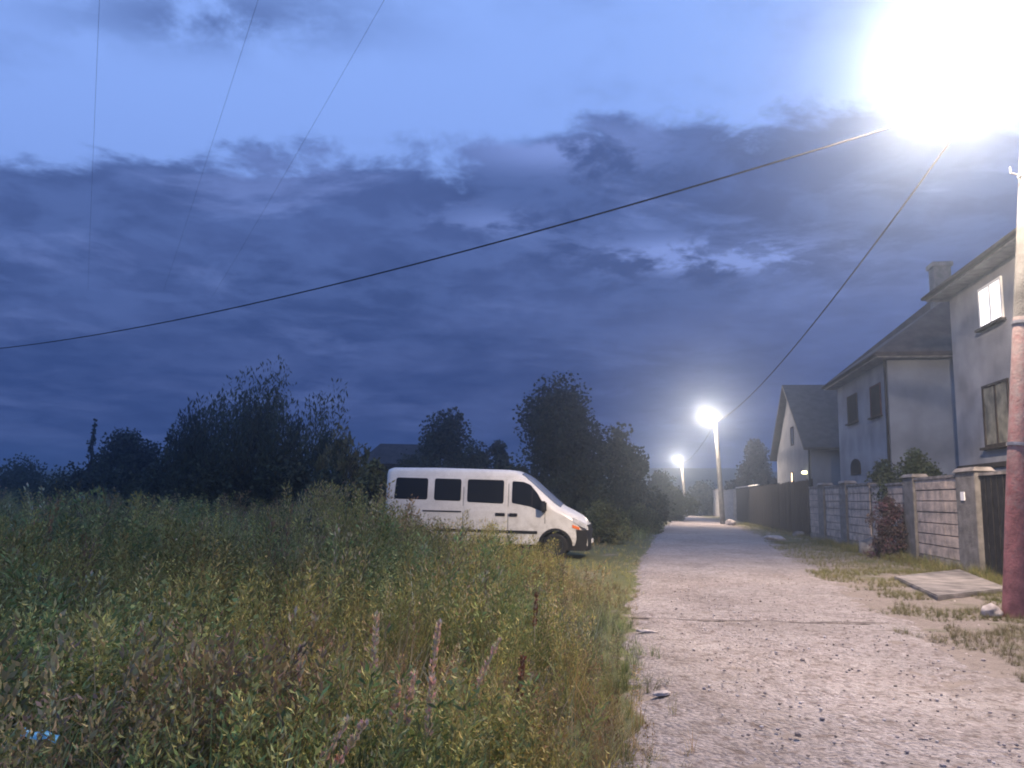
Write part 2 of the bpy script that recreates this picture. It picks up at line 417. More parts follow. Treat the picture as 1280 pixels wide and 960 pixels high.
def p_dry(cols):
    p = Proto(); 
    for _ in range(2):
        a = rnd.uniform(0, 6.28); ln = rnd.uniform(.05, .25); bx, by = rnd.gauss(0, .05), rnd.gauss(0, .05)
        p.blade((bx, by, 0), a, 1, ln, .010, jit(BRN), jit(cols[0]), 4)
        for k in range(26):
            t = rnd.uniform(.55, 1.02); az = rnd.uniform(0, 6.28); r = .022 * (1.4 - t)
            q = (bx + math.cos(a) * ln * t * t + r * math.cos(az), by + math.sin(a) * ln * t * t + r * math.sin(az), t * (1 - .25 * ln * t))
            p.leaf(q, (math.cos(az) * .4, math.sin(az) * .4, 1), .045, .009, jit(rnd.choice(cols)))
    return p

def stamp(name, jobs, m, parent=None):
    """jobs: (proto, array of [x, y, z, height, spread, rot, lean_x, lean_y, r, g, b]) -> ONE mesh"""
    VV, QQ, CC = [], [], []; base = 0
    for pr, T in jobs:
        if len(T) == 0: continue
        V, Q, C = pr.arrays(); T = np.asarray(T, np.float32); n = len(T)
        c, s = np.cos(T[:, 5])[:, None], np.sin(T[:, 5])[:, None]
        x = (V[None, :, 0] * c - V[None, :, 1] * s) * T[:, 4:5]; y = (V[None, :, 0] * s + V[None, :, 1] * c) * T[:, 4:5]; z = V[None, :, 2] * T[:, 3:4]
        x = x + T[:, 6:7] * z + T[:, 0:1]; y = y + T[:, 7:8] * z + T[:, 1:2]; z = z + T[:, 2:3]
        VV.append(np.stack([x, y, z], -1).reshape(-1, 3))
        QQ.append((Q[None] + (np.arange(n) * len(V))[:, None, None] + base).reshape(-1, 4))
        CC.append((C[None] * T[:, None, 8:11]).reshape(-1, 3)); base += n * len(V)
    V = np.concatenate(VV); Q = np.concatenate(QQ); C = np.concatenate(CC)
    return raw_mesh(name, V, Q, C, m, parent)

def raw_mesh(name, V, Q, C, m, parent=None):
    me = bpy.data.meshes.new(name)
    me.vertices.add(len(V)); me.vertices.foreach_set('co', V.astype(np.float32).ravel())
    me.loops.add(len(Q) * 4); me.loops.foreach_set('vertex_index', Q.astype(np.int32).ravel())
    me.polygons.add(len(Q)); me.polygons.foreach_set('loop_start', np.arange(0, len(Q) * 4, 4, dtype=np.int32))
    me.update(calc_edges=True)
    ca = me.color_attributes.new('Col', 'FLOAT_COLOR', 'POINT')
    ca.data.foreach_set('color', np.concatenate([np.clip(C, 0, 1), np.ones((len(C), 1))], 1).astype(np.float32).ravel())
    me.materials.append(m)
    o = bpy.data.objects.new(name, me); COL.objects.link(o)
    if parent: o.parent = parent
    return o

# van placement is needed to keep the weeds off it
VAN_YAW = R(-10.0); VAN_SCALE = 1.0
VAN_FRONT_WHEEL = ground_pt(702, 698) + Vector((-.16, .05, 0))
VAN_POS = Vector((VAN_FRONT_WHEEL.x, VAN_FRONT_WHEEL.y, 0)) - Matrix.Rotation(VAN_YAW, 3, 'Z') @ Vector((5.03 * .965, -.80, 0))
VAN_POS.z = -.0
def in_van(x, y):
    l = Matrix.Rotation(-VAN_YAW, 3, 'Z') @ (Vector((x, y, 0)) - VAN_POS)
    return -.25 < l.x < 6.1 and -1.15 < l.y < 1.15

LITTER = at(50, 922, 3.5)
def weed_h(x, y):
    e = xl(y) - x
    k = max(0, min(1, (y - 12.5) / 4)) * max(0, min(1, (34 - y) / 8))
    e -= 2.3 * k
    h = lerp_tab([(-1.7, .14), (0, .22), (.35, .42), (1.0, .62), (2.2, .78), (4.0, .92), (8, .98)], e)
    h *= 1 + .28 * math.exp(-((x + 2.9) / 1.5) ** 2 - ((y - 17.5) / 3.5) ** 2)
    return h * (1 + .42 * nz2(x, y, .38, 2)) * (1 + .28 * nz2(x, y, 1.3, 7))

P_G = [p_grass(16, [GREEN, OLIVE, YEL]) for _ in range(4)] + [p_grass(14, [OLIVE, STRAW, BRN]) for _ in range(2)]
P_B = [p_broad([GREEN, OLIVE, YEL], 4, 40, .042, .42) for _ in range(3)] + [p_broad([OLIVE, YEL], 4, 40, .036, .45) for _ in range(2)] + [p_broad([OLIVE, BRN, OLIVE, RUST], 4, 36, .034, .4, BRN) for _ in range(2)]
P_F = [p_fine([GREEN, OLIVE]) for _ in range(2)] + [p_fine([YEL, OLIVE]) for _ in range(2)] + [p_fine([BRN, RUST, OLIVE]) for _ in range(2)]
P_D = [p_dry([STRAW, BRN]), p_dry([RUST, BRN])]

def scatter_weeds():
    jobs = {}
    def put(p, row): jobs.setdefault(id(p), (p, []))[1].append(row)
    bands = [(2.9, 5, 95), (5, 9, 62), (9, 15, 36), (15, 24, 17), (24, 36, 8), (36, 58, 3.6)]
    for y0, y1, dens in bands:
        xa = -1.0 * y1 - 2
        n = int((xl(y1) - xa + 1.2) * (y1 - y0) * dens)
        for _ in range(n):
            y = rnd.uniform(y0, y1); x = rnd.uniform(xa, xl(y1) + .3)
            if x < -.78 * y - 1.5: continue
            e = xl(y) - x
            edge_n = .25 * nz2(x, y, 1.1, 12)
            if e < -.05 + edge_n and rnd.random() < .85: continue
            if e < -.35: continue
            if in_van(x, y) or (x - LITTER.x) ** 2 + (y - LITTER.y + .06) ** 2 < .03: continue
            h = weed_h(x, y) * (rnd.uniform(.45, 1.05) if rnd.random() < .88 else rnd.uniform(1.05, 1.40))
            h = min(h, .52 + .085 * y)
            far = max(0, (y - 10) / 25)
            sp = h * rnd.uniform(.8, 1.25) * (1 + .5 * far)
            patch = nz2(x, y, .45, 20); patch2 = nz2(x, y, .8, 30)
            r = rnd.random()
            sel = nz2(x, y, .6, 60) + .5 * nz2(x, y, 1.7, 61) + rnd.gauss(0, .14)
            if h < .30 or r < .26 or sel < -.30:
                p = P_G[4 + rnd.randrange(2)] if patch2 > .16 or rnd.random() < .15 else P_G[rnd.randrange(4)]
                sp = max(sp, .22)
            elif sel > .20: p = P_B[5 + rnd.randrange(2)] if patch > .22 else P_B[rnd.randrange(5)]
            elif r < .95: p = P_F[4 + rnd.randrange(2)] if patch > .12 else P_F[rnd.randrange(4)]
            else: p = P_D[rnd.randrange(2)]; h *= 1.15
            k = 1 + rnd.uniform(-.42, .42); t = nz2(x, y, .3, 40)
            k *= 1 + .35 * math.exp(-((e - 1.9) / 1.6) ** 2); t += .5 * nz2(x, y, 1.1, 41); k *= 1 + .45 * nz2(x, y, .9, 42)
            put(p, (x, y, field_z(x, y) - .01, h, sp, rnd.uniform(0, 6.28), rnd.gauss(.05, .17), rnd.gauss(0, .17), k * (1 + .35 * t), k, k * (1 - .2 * t)))
    return list(jobs.values())
TALL = [p_fine([YEL, OLIVE], 170), p_fine([OLIVE, YEL, STRAW], 170), p_broad([YEL, OLIVE], 3, 52, .030, .45), p_grass(20, [STRAW, YEL, OLIVE], .05)]
def tall_clumps():
    jobs = [(p, []) for p in TALL]
    for c in range(70):
        y = rnd.uniform(4.5, 19) ; e = rnd.uniform(.7, 7.5); k0 = rnd.uniform(.8, 1.35); q = rnd.randrange(4)
        if e > 4.5 and rnd.random() < .4: continue
        for _ in range(rnd.randrange(5, 16)):
            yy = y + rnd.gauss(0, .28); xx = xl(yy) - e + rnd.gauss(0, .28)
            if in_van(xx, yy): continue
            h = min(weed_h(xx, yy) * rnd.uniform(1.05, 1.5), .62 + .07 * yy)
            k = k0 * rnd.uniform(.85, 1.2)
            jobs[q if rnd.random() < .85 else rnd.randrange(4)][1].append((xx, yy, field_z(xx, yy) - .01, h, h * rnd.uniform(.5, .85), rnd.uniform(0, 6.28), rnd.gauss(.05, .13), rnd.gauss(0, .13), k * 1.05, k, k * .9))
    return jobs
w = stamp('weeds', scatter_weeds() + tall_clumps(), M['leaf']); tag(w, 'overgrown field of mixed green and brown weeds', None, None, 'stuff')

def scatter_verge():
    jobs = {}
    def put(p, row): jobs.setdefault(id(p), (p, []))[1].append(row)
    for y0, y1, dens in [(4.5, 12, 230), (12, 20, 190), (20, 34, 80), (34, 60, 20)]:
        n = int((y1 - y0) * 6.5 * dens)
        for _ in range(n):
            y = rnd.uniform(y0, y1); e = rnd.uniform(-.35, 6.2); x = xr(y) + e
            fx = 11.2 + .172 * (y - 19.6)
            if x > fx - .1 and y > 17: continue
            g_ = nz2(x, y, .75, 50) + .45 * nz2(x, y, 2.1, 51) + .10 * (e - .8)
            if y > 19 : g_ += .25
            d2 = fx - x
            if y > 17 and d2 < 1.2: g_ += .5
            if 12.6 < y < 16 and e < 2.0: g_ -= .35
            if e < .35: g_ -= .12 + .3 * (e < .1)
            if math.hypot(x - 7.5, y - 12.1) < .75: g_ += .7
            if g_ < -.24: continue
            if on_slab(x, y): continue
            h = rnd.uniform(.05, .16) + (.22 * rnd.random() if (y > 17 and d2 < .9) else 0)
            if 18 < y < 30 and d2 < .5: h += .15 * rnd.random()
            p = P_G[4 + rnd.randrange(2)] if (y < 11 and rnd.random() < .75) or rnd.random() < .15 else P_G[rnd.randrange(4)]
            k = 1 + rnd.uniform(-.3, .3)
            put(p, (x, y, field_z(x, y) - .01, h, max(.16, h * 1.2) , rnd.uniform(0, 6.28), rnd.gauss(0, .2), rnd.gauss(0, .2), k * .70, k * .70, k * .74))
    return list(jobs.values())
SLAB = [ground_pt(1117, 724), ground_pt(1172, 750), ground_pt(1262, 741), ground_pt(1200, 716)]
def on_slab(x, y):
    s = None
    for a, b in zip(SLAB, SLAB[1:] + SLAB[:1]):
        c = (b.x - a.x) * (y - a.y) - (b.y - a.y) * (x - a.x)
        if s is None: s = c > 0
        elif (c > 0) != s: return False
    return True
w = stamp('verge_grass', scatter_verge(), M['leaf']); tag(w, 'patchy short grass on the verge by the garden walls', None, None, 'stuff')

# loose stones on the lane
def stone_proto(seed):
    r = random.Random(seed); b = bmesh.new(); bmesh.ops.create_icosphere(b, subdivisions=1, radius=1)
    for v in b.verts: v.co = Vector((v.co.x * r.uniform(.75, 1.2), v.co.y * r.uniform(.7, 1.1), v.co.z * r.uniform(.5, .8)))
    V = np.array([v.co[:] for v in b.verts], np.float32); T = np.array([[v.index for v in f.verts] for f in b.faces], np.int32); b.free()
    return V, T
def scatter_stones():
    VV, FF, CC = [], [], []; base = 0
    pro = [stone_proto(k) for k in range(8)]
    for k in range(3600):
        y = 3.2 + 15 * rnd.random() ** 1.6; x = rnd.uniform(xl(y) - .1, xr(y) + .2) if k % 3 else xr(y) + rnd.uniform(-.3, 2.2)
        s = .006 + .014 * rnd.random() ** 3 + (.016 if rnd.random() < .008 else 0)
        V, T = pro[k % 8]; a = rnd.uniform(0, 6.28)
        c, q = math.cos(a), math.sin(a)
        W = np.stack([(V[:, 0] * c - V[:, 1] * q) * s + x, (V[:, 0] * q + V[:, 1] * c) * s + y, V[:, 2] * s + max(field_z(x, y), .0 if xl(y) + .5 < x < xr(y) - .4 else -.04) + s * .2], -1)
        VV.append(W); FF.append(T + base); base += len(V)
        t = rnd.random(); col = np.array((.23, .19, .165) if t < .18 else (.34, .29, .265) if t < .8 else (.58, .52, .48)) * rnd.uniform(.7, 1.2)
        CC.append(np.tile(col, (len(V), 1)))
    V, T, C = np.concatenate(VV), np.concatenate(FF), np.concatenate(CC)
    me = bpy.data.meshes.new('loose_gravel'); me.from_pydata(V.tolist(), [], T.tolist())
    ca = me.color_attributes.new('Col', 'FLOAT_COLOR', 'POINT'); ca.data.foreach_set('color', np.concatenate([C, np.ones((len(C), 1))], 1).astype(np.float32).ravel())
    me.materials.append(leafmat('loose_stone', 0.0, .9)); o = bpy.data.objects.new('loose_gravel', me); COL.objects.link(o)
    tag(o, 'loose dark and pale stones strewn over the lane', None, None, 'stuff')
scatter_stones()

# ------------------------------------------------------------------ van
def make_van():
    t = empty('minibus', VAN_POS, VAN_YAW, 'white high roof minibus parked in tall weeds beside the lane', 'van'); t.scale = (.965, .94, .965)
    zc_tab = [(0, 2.44), (.15, 2.49), (1.5, 2.50), (3.6, 2.47), (3.95, 2.43), (4.26, 2.27), (4.57, 2.00), (4.87, 1.74), (5.2, 1.46), (5.48, 1.33), (5.74, 1.19), (5.87, 1.06), (5.92, .84)]
    zc = lambda x: lerp_tab(zc_tab, x)
    zs = lambda x: min(zc(x), zc(min(x + .20 * max(0, min(1, (x - 3.4) / .8)), 5.92)))
    def hw(x):
        w = .985
        if x < .12: w -= .05 * (1 - x / .12) ** 2
        if x > 4.7: w -= .15 * ((x - 4.7) / 1.22) ** 2
        return w
    def yside(x, z): return hw(x) - .085 * max(0, min(1, (z - 1.25) / 1.0)) - .03 * max(0, (.55 - z))
    XW = (1.03, 5.03); RW = .345; RA = .43
    def zb(x):
        z = .36 + .0 * x
        for c in XW:
            if abs(x - c) < RA: z = max(z, RW + math.sqrt(max(0, RA * RA - (x - c) ** 2)))
        return z
    QS = [1.0, .94, .86, .72, .45, .15]
    def ztop(x, q):
        a = zc(x); b = zs(x)
        return a - (a - b) * q * q - .13 * max(0, (q - .80) / .20) ** 2 - .02 * q
    xs = sorted(set([0, .03, .08, .15, .3, .5] + [c + RA * math.sin(k * math.pi / 16) for c in XW for k in range(-8, 9)] + [c + s * (RA + .004) for c in XW for s in (-1, 1)] +
              [1.6 + .25 * k for k in range(12)] + [4.2, 4.35, 4.5, 4.57, 4.7, 4.87, 5.48, 5.56, 5.65, 5.74, 5.8, 5.86, 5.9, 5.92]))
    rings = []; V = []
    for x in xs:
        ring = []
        zt = ztop(x, 1.0); b = min(zb(x), zt - .03)
        zz = [b, b + (min(1.25, zt - .06) - b) * .33, b + (min(1.25, zt - .06) - b) * .66, min(1.25, zt - .06), zt - (zt - min(1.25, zt - .06)) * .5]
        sec = [(yside(x, z), z) for z in zz] + [(yside(x, zt) * q, ztop(x, q)) for q in QS]
        full = [(-y, z) for y, z in sec] + [(0, zc(x))] + [(y, z) for y, z in reversed(sec)]
        for y, z in full: ring.append(len(V)); V.append((x, y, z))
        rings.append(ring)
    Fc = []
    for a, b in zip(rings, rings[1:]):
        for k in range(len(a) - 1): Fc.append((a[k], a[k + 1], b[k + 1], b[k]))
    Fc += [tuple(rings[0]), tuple(reversed(rings[-1]))]
    body = MB().add(V, Fc).build('body', M['van'], t, smooth=True)
    MB().box(.25, 5.75, -.80, .80, .24, .62).build('underbody', M['black'], t)
    # side glass on both flanks
    def panel(name, pts, m, parent, side=-1, off=.006, rad=.07, lab=None, thick=.02):
        P = []
        n = len(pts)
        for i in range(n):
            p0, p1, p2 = [Vector(pts[(i + k) % n]) for k in (-1, 0, 1)]
            a = (p0 - p1); b = (p2 - p1); r = min(rad, a.length * .45, b.length * .45)
            A, B = p1 + a.normalized() * r, p1 + b.normalized() * r
            for k in range(5):
                s = k / 4; P.append((1 - s) ** 2 * A + 2 * s * (1 - s) * p1 + s * s * B)
        q = [(p.x, side * (yside(p.x, p.y) + off - thick), p.y) for p in P]
        o = MB().poly_prism(q, (0, side * thick, 0)).build(name, m, parent)
        return o
    def grid_panel(name, x0, x1, z0, z1, side, off, m, parent):
        X = np.linspace(x0, x1, 6); Z = [z0, z0 + (1.25 - z0) * .5, 1.25, 1.6, z1]
        vo = [(x, side * (yside(x, z) + off), z) for z in Z for x in X]; vi = [(x, side * (yside(x, z) - .02), z) for z in Z for x in X]
        n = 6; k = len(vo); f = []
        for j in range(4):
            for i in range(5):
                a = j * n + i; f += [(a, a + 1, a + 1 + n, a + n), (a + k, a + n + k, a + 1 + n + k, a + 1 + k)]
        bd = [i for i in range(5)] + [j * n + 5 for j in range(4)] + [4 * n + 5 - i for i in range(5)] + [(4 - j) * n for j in range(4)]
        bd2 = bd + bd[:1]
        f += [(a, b, b + k, a + k) for a, b in zip(bd2, bd2[1:])]
        return MB().add(vo + vi, f).build(name, m, parent, bevel=.004)
    for side in (-1, 1):
        panel('window', [(.26, 1.56), (1.27, 1.55), (1.27, 2.17), (.30, 2.18)], M['glass'], t, side)
        panel('window', [(1.47, 1.54), (2.27, 1.53), (2.27, 2.16), (1.47, 2.17)], M['glass'], t, side)
        dr = grid_panel('sliding_door', 2.38, 3.62, .56, 2.20, side, .012, M['van'], t)
        panel('window', [(2.46, 1.51), (3.53, 1.48), (3.53, 2.15), (2.46, 2.16)], M['glass'], dr, side, .020)
        fd = MB(); 
        wn = [(3.77, 1.51), (4.30, 1.42), (4.63, 1.29), (4.78, 1.33), (4.50, 1.80), (4.30, 2.03), (4.10, 2.11), (3.77, 2.13)]
        panel('front_window', wn, M['glass'], t, side, .010, .05)
        yb0 = side * (yside(4.36, 1.5) + .012)
        MB().hexa([(4.33, yb0 - .02 * side, 1.43), (4.37, yb0 - .02 * side, 1.42), (4.37, yb0 + .012 * side, 1.42), (4.33, yb0 + .012 * side, 1.43)], [(4.33, side * (yside(4.35, 1.97) - .01), 1.98), (4.37, side * (yside(4.35, 1.93) - .01), 1.93), (4.37, side * (yside(4.35, 1.93) + .022), 1.93), (4.33, side * (yside(4.35, 1.97) + .022), 1.98)]).build('window_bar', M['black'], t)
        # seams, rail, handles, trim
        for x, z0, z1 in ((3.66, .5, 2.2), (4.72, .95, 1.28), (2.34, .5, 2.2)):
            s = MB(); zs_ = np.linspace(z0, z1, 6)
            for a, b in zip(zs_, zs_[1:]):
                ya, yb = side * (yside(x, a) + .002), side * (yside(x, b) + .002)
                s.hexa([(x, ya - side * .01, a), (x + .014, ya - side * .01, a), (x + .014, ya, a), (x, ya, a)], [(x, yb - side * .01, b), (x + .014, yb - side * .01, b), (x + .014, yb, b), (x, yb, b)])
            s.build('door_gap', M['black'], t)
        gz = MB(); X_ = np.linspace(.2, 3.8, 8)
        for a_, b_ in zip(X_, X_[1:]):
            za, zb2 = 2.245, 2.245
            ya, yb = side * (yside(a_, za) + .003), side * (yside(b_, zb2) + .003)
            gz.hexa([(a_, ya - side * .02, za), (b_, yb - side * .02, zb2), (b_, yb + side * .006, zb2), (a_, ya + side * .006, za)], [(a_, ya - side * .02, za + .012), (b_, yb - side * .02, zb2 + .012), (b_, yb + side * .004, zb2 + .012), (a_, ya + side * .004, za + .012)])
        gz.build('rain_gutter', M['van'], t)
        y = hw(2) * side
        MB().box(1.15, 2.30, min(y - .01, y + side * .018), max(y - .01, y + side * .018), 1.215, 1.25).build('door_rail', M['black'], t)
        for x0, x1 in ((3.30, 3.58), (3.70, 3.94)):
            MB().box(x0, x1, min(y - .01, y + side * .035), max(y - .01, y + side * .035), 1.13, 1.22).build('handle', M['black'], t, bevel=.01)
        MB().box(1.52, 4.52, min(y - .01, y + side * .026), max(y - .01, y + side * .026), .66, .74).build('trim_strip', M['black'], t, bevel=.008)
        # mirror
        m = MB().box(4.62, 4.78, min(side * .98, side * 1.20), max(side * .98, side * 1.20), 1.26, 1.58).build('mirror', M['black'], t, bevel=.04)
        # headlight and indicator, wrapped on the corner
        L = []
        def front_patch(name, x0, x1, z0a, z1a, z0b, z1b, m, par, off=.012):
            vo, vi = [], []
            X = np.linspace(x0, x1, 6)
            for k, x in enumerate(X):
                s_ = k / 5; za, zb_ = z0a + (z0b - z0a) * s_, z1a + (z1b - z1a) * s_
                for z in (za, zb_): vo.append((x, side * (yside(x, z) + off), z)); vi.append((x, side * (yside(x, z) - .14), z))
            n = len(vo); f = []
            for k in range(5):
                a = 2 * k; f += [(a, a + 1, a + 3, a + 2), (a + n, a + 2 + n, a + 3 + n, a + 1 + n), (a, a + 2, a + 2 + n, a + n), (a + 1, a + 1 + n, a + 3 + n, a + 3)]
            f += [(0, n, n + 1, 1), (10, 11, 11 + n, 10 + n)]
            return MB().add(vo + vi, f).build(name, m, par)
        front_patch('headlight', 5.52, 5.90, 1.00, 1.14, .82, .95, M['lens'], t)
        front_patch('indicator', 5.50, 5.70, .86, .94, .80, .87, M['orange'], t, .014)
        MB().box(-.018, .02, min(side * .74, side * .89), max(side * .74, side * .89), .95, 1.55).build('tail_light', M['red'], t, bevel=.015)
    # bumpers
    b = MB(); U = []
    for k in range(13):
        a = -1 + k / 6
        yy = .93 * math.copysign(min(1, abs(a) * 1.12), a)
        xx = 6.0 - .10 * abs(a) ** 2 - (.55 * max(0, (abs(a) - .84) / .16) ** 1.2)
        U.append((xx, yy))
    lo = [(x - .04, y, .22) for x, y in U] + [(x - .30 if abs(y) < .8 else x - .02, y * .85, .22) for x, y in reversed(U)]
    hi = [(x, y, .80) for x, y in U] + [(x - .34 if abs(y) < .8 else x - .02, y * .85, .80) for x, y in reversed(U)]
    n = len(lo)
    b.add(lo + hi, [tuple(range(n)), tuple(range(2 * n - 1, n - 1, -1))] + [(i, i + n, (i + 1) % n + n, (i + 1) % n) for i in range(n)]).build('front_bumper', M['black'], t, smooth=True)
    MB().box(5.80, 5.945, -.50, .50, .78, .93).build('grille', M['black'], t, bevel=.02)
    MB().box(5.99, 6.012, -.26, .26, .42, .53).build('number_plate', M['plate'], t)
    MB().box(-.10, .06, -.93, .93, .36, .58).build('rear_bumper', M['black'], t, bevel=.04)
    # wheel arch lips and wheels
    for side in (-1, 1):
        for c in XW:
            b = MB(); rr = [(RA - .03, 0), (RA + .05, 0)]
            V = []; n = 17
            for k in range(n):
                a = math.pi * k / (n - 1) * 1.02 - .03
                for r in (RA - .012, RA + .055):
                    x, z = c + r * math.cos(a), RW + r * math.sin(a)
                    V += [(x, side * (yside(x, z) - .06), z), (x, side * (yside(x, z) + .02), z)]
            f = []
            for k in range(n - 1):
                o = 4 * k
                f += [(o, o + 1, o + 5, o + 4), (o + 2, o + 6, o + 7, o + 3), (o + 1, o + 3, o + 7, o + 5), (o, o + 4, o + 6, o + 2)]
            b.add(V, f).build('wheel_arch', M['black'], t)
            w = MB().lathe([(.20, side * .10), (.235, side * .115), (.315, side * .11), (.345, side * .075), (.345, -side * .075), (.315, -side * .11), (.20, -side * .10)], 'y', 28, (c, side * .845, RW)).build('wheel', M['rubber'], t, smooth=True)
            r = MB().lathe([(.03, side * .085), (.07, side * .085), (.085, side * .055), (.15, side * .05), (.195, side * .085), (.215, side * .112), (.215, side * .05)], 'y', 24, (c, side * .845, RW)).build('rim', M['rim'], w, smooth=True)
    # windscreen follows the loft
    X = np.linspace(4.02, 5.16, 9); Q = np.linspace(-.80, .80, 11)
    V = [(x, yside(x, ztop(x, 1)) * q, (zc(x) - (zc(x) - zs(x)) * q * q - .02 * abs(q)) + .012) for x in X for q in Q]
    V2 = [(x - .02, y, z - .03) for x, y, z in V]
    n = 11; k = len(V); f = []
    for j in range(8):
        for i in range(10):
            a = j * n + i; f += [(a, a + 1, a + 1 + n, a + n), (a + k, a + n + k, a + 1 + n + k, a + 1 + k)]
    bd = [i for i in range(10)] + [j * n + 10 for j in range(8)] + [8 * n + 10 - i for i in range(10)] + [(8 - j) * n for j in range(8)]
    f += [(a, b_, b_ + k, a + k) for a, b_ in zip(bd, bd[1:] + bd[:1])]
    MB().add(V + V2, f).build('windscreen', M['shield'], t, smooth=True)
    return t
make_van()

# ------------------------------------------------------------------ street lamps
LAMPCOL = (1.0, .79, .62)
NEAR_CURVE = [(0, .50), (.05, .68), (.10, .96), (.16, 1.0), (.22, .92), (.27, .86), (.36, .6), (.5, .48), (1, .42)]
FAR_CURVE = [(0, 1.0), (.08, .95), (.17, .55), (.27, .34), (.36, .30), (.44, .40), (.5, .40), (.6, .3), (1, .25)]
def street_lamp(base, top, head, power, rad0, rad1, m, label, curve=FAR_CURVE, light_r=.07):
    base, top, head = Vector(base), Vector(top), Vector(head)
    t = empty('street_lamp', base, 0, label, 'street lamp', 'street lamps along the lane')
    tp, hd = top - base, head - base
    if m is M['polered']:
        MB().tube([(0, 0, -.3), tp * .25, tp * .53], [rad0, rad0 * .92, rad0 * .85], 24).build('lower_pole', m, t, smooth=True)
        MB().tube([tp * .53, tp * .75, tp], [rad0 * .84, rad0 * .80, rad1], 24).build('upper_pole', M['greypole'], t, smooth=True)
        for q_ in (.30, .52, .80, .93):
            c_ = tp * q_; r_ = rad0 * (1 - q_ * .22) + .012; MB().tube([c_ - tp.normalized() * .025, c_ + tp.normalized() * .025], r_, 24).build('band', M['steel'], t)
        MB().tube([tp * .80 + Vector((-.14, -.02, 0)), tp * .80 + Vector((-.30, -.02, .04)), tp * .80 + Vector((-.30, -.02, .14))], .014, 8).build('hook', M['steel'], t)
    else: MB().tube([(0, 0, -.3), tp * .5, tp], [rad0, (rad0 + rad1) / 2, rad1], 20).build('pole', m, t, smooth=True)
    a0 = tp * .985; d = (hd - a0)
    MB().tube([a0, a0 + d * .35 + Vector((0, 0, .22)), a0 + d * .75 + Vector((0, 0, .20)), hd + Vector((0, 0, .1))], .032, 10).build('arm', M['steel'], t, smooth=True)
    h = Vector((d.x, d.y, 0)).normalized(); s = Vector((-h.y, h.x, 0))
    c = hd; b = MB()
    def P(u, v, z): return c + h * u + s * v + Vector((0, 0, z))
    b.hexa([P(-.20, -.085, .0), P(.24, -.10, .0), P(.24, .10, .0), P(-.20, .085, .0)], [P(-.18, -.05, .085), P(.18, -.06, .085), P(.18, .06, .085), P(-.18, .05, .085)])
    hs = b.build('lamp_head', M['steel'], t, bevel=.015)
    MB().hexa([P(-.14, -.07, -.03), P(.19, -.08, -.03), P(.19, .08, -.03), P(-.14, .07, -.03)], [P(-.14, -.07, -.004), P(.19, -.08, -.004), P(.19, .08, -.004), P(-.14, .07, -.004)]).build('lamp_panel', LAMPEMIT, hs)
    ld = bpy.data.lights.new('lamp_light', 'POINT'); ld.energy = power; ld.shadow_soft_size = light_r; ld.color = LAMPCOL; ld.use_nodes = True
    nt = ld.node_tree; N = nt.nodes; L = nt.links; em = N['Emission']
    g = N.new('ShaderNodeNewGeometry'); sx = N.new('ShaderNodeSeparateXYZ'); L.new(g.outputs['Incoming'], sx.inputs[0])
    cv = N.new('ShaderNodeFloatCurve'); ng = N.new('ShaderNodeMath'); ng.operation = 'MULTIPLY_ADD'; ng.inputs[1].default_value = .5; ng.inputs[2].default_value = .5
    L.new(sx.outputs['Z'], ng.inputs[0]); L.new(ng.outputs[0], cv.inputs['Value'])
    cu = cv.mapping.curves[0]; pts = curve
    cu.points[0].location = pts[0]; cu.points[1].location = pts[-1]
    for q in pts[1:-1]: cu.points.new(*q)
    cv.mapping.update()
    # throw along the lane is wider than the throw across it
    ac = N.new('ShaderNodeMapRange'); ac.interpolation_type = 'SMOOTHSTEP'; L.new(sx.outputs['X'], ac.inputs['Value'])
    for k_, q_ in zip(('From Min', 'From Max', 'To Min', 'To Max'), (-.80, -.44, .03, 1.0)): ac.inputs[k_].default_value = q_
    mu = N.new('ShaderNodeMath'); mu.operation = 'MULTIPLY'; L.new(cv.outputs['Value'], mu.inputs[0]); L.new(ac.outputs['Result'], mu.inputs[1])
    L.new(mu.outputs[0], em.inputs['Strength'])
    lo = bpy.data.objects.new('lamp_light', ld); COL.objects.link(lo); lo.parent = hs; lo.location = c + Vector((0, 0, -.16))
    return t
LAMPEMIT = emit('lamp_diffuser', (1, .96, .9), 30)
def lamp_from(basepx, toppx, headpx, Yoff, *a, **k):
    b = ground_pt(*basepx); top = at(*toppx, b.y); head = at(*headpx, b.y + Yoff); b.z = -.04
    return (b, top, head), street_lamp(b, top, head, *a, **k)
P1, _ = lamp_from((1266, 771), (1290, 95), (1188, 62), -.3, 13000, .17, .13, M['polered'], 'leaning red street lamp pole at the right edge with blinding lamp', NEAR_CURVE)
P2, _ = lamp_from((904, 655), (894, 524), (884, 518), -.8, 8500, .20, .13, M['greypole'], 'pale concrete street lamp glowing above the two light gate pillars')
P3, _ = lamp_from((858, 645), (852, 577), (847, 573), -.8, 6500, .20, .14, M['greypole'], 'farthest small street lamp lit at the end of the lane')

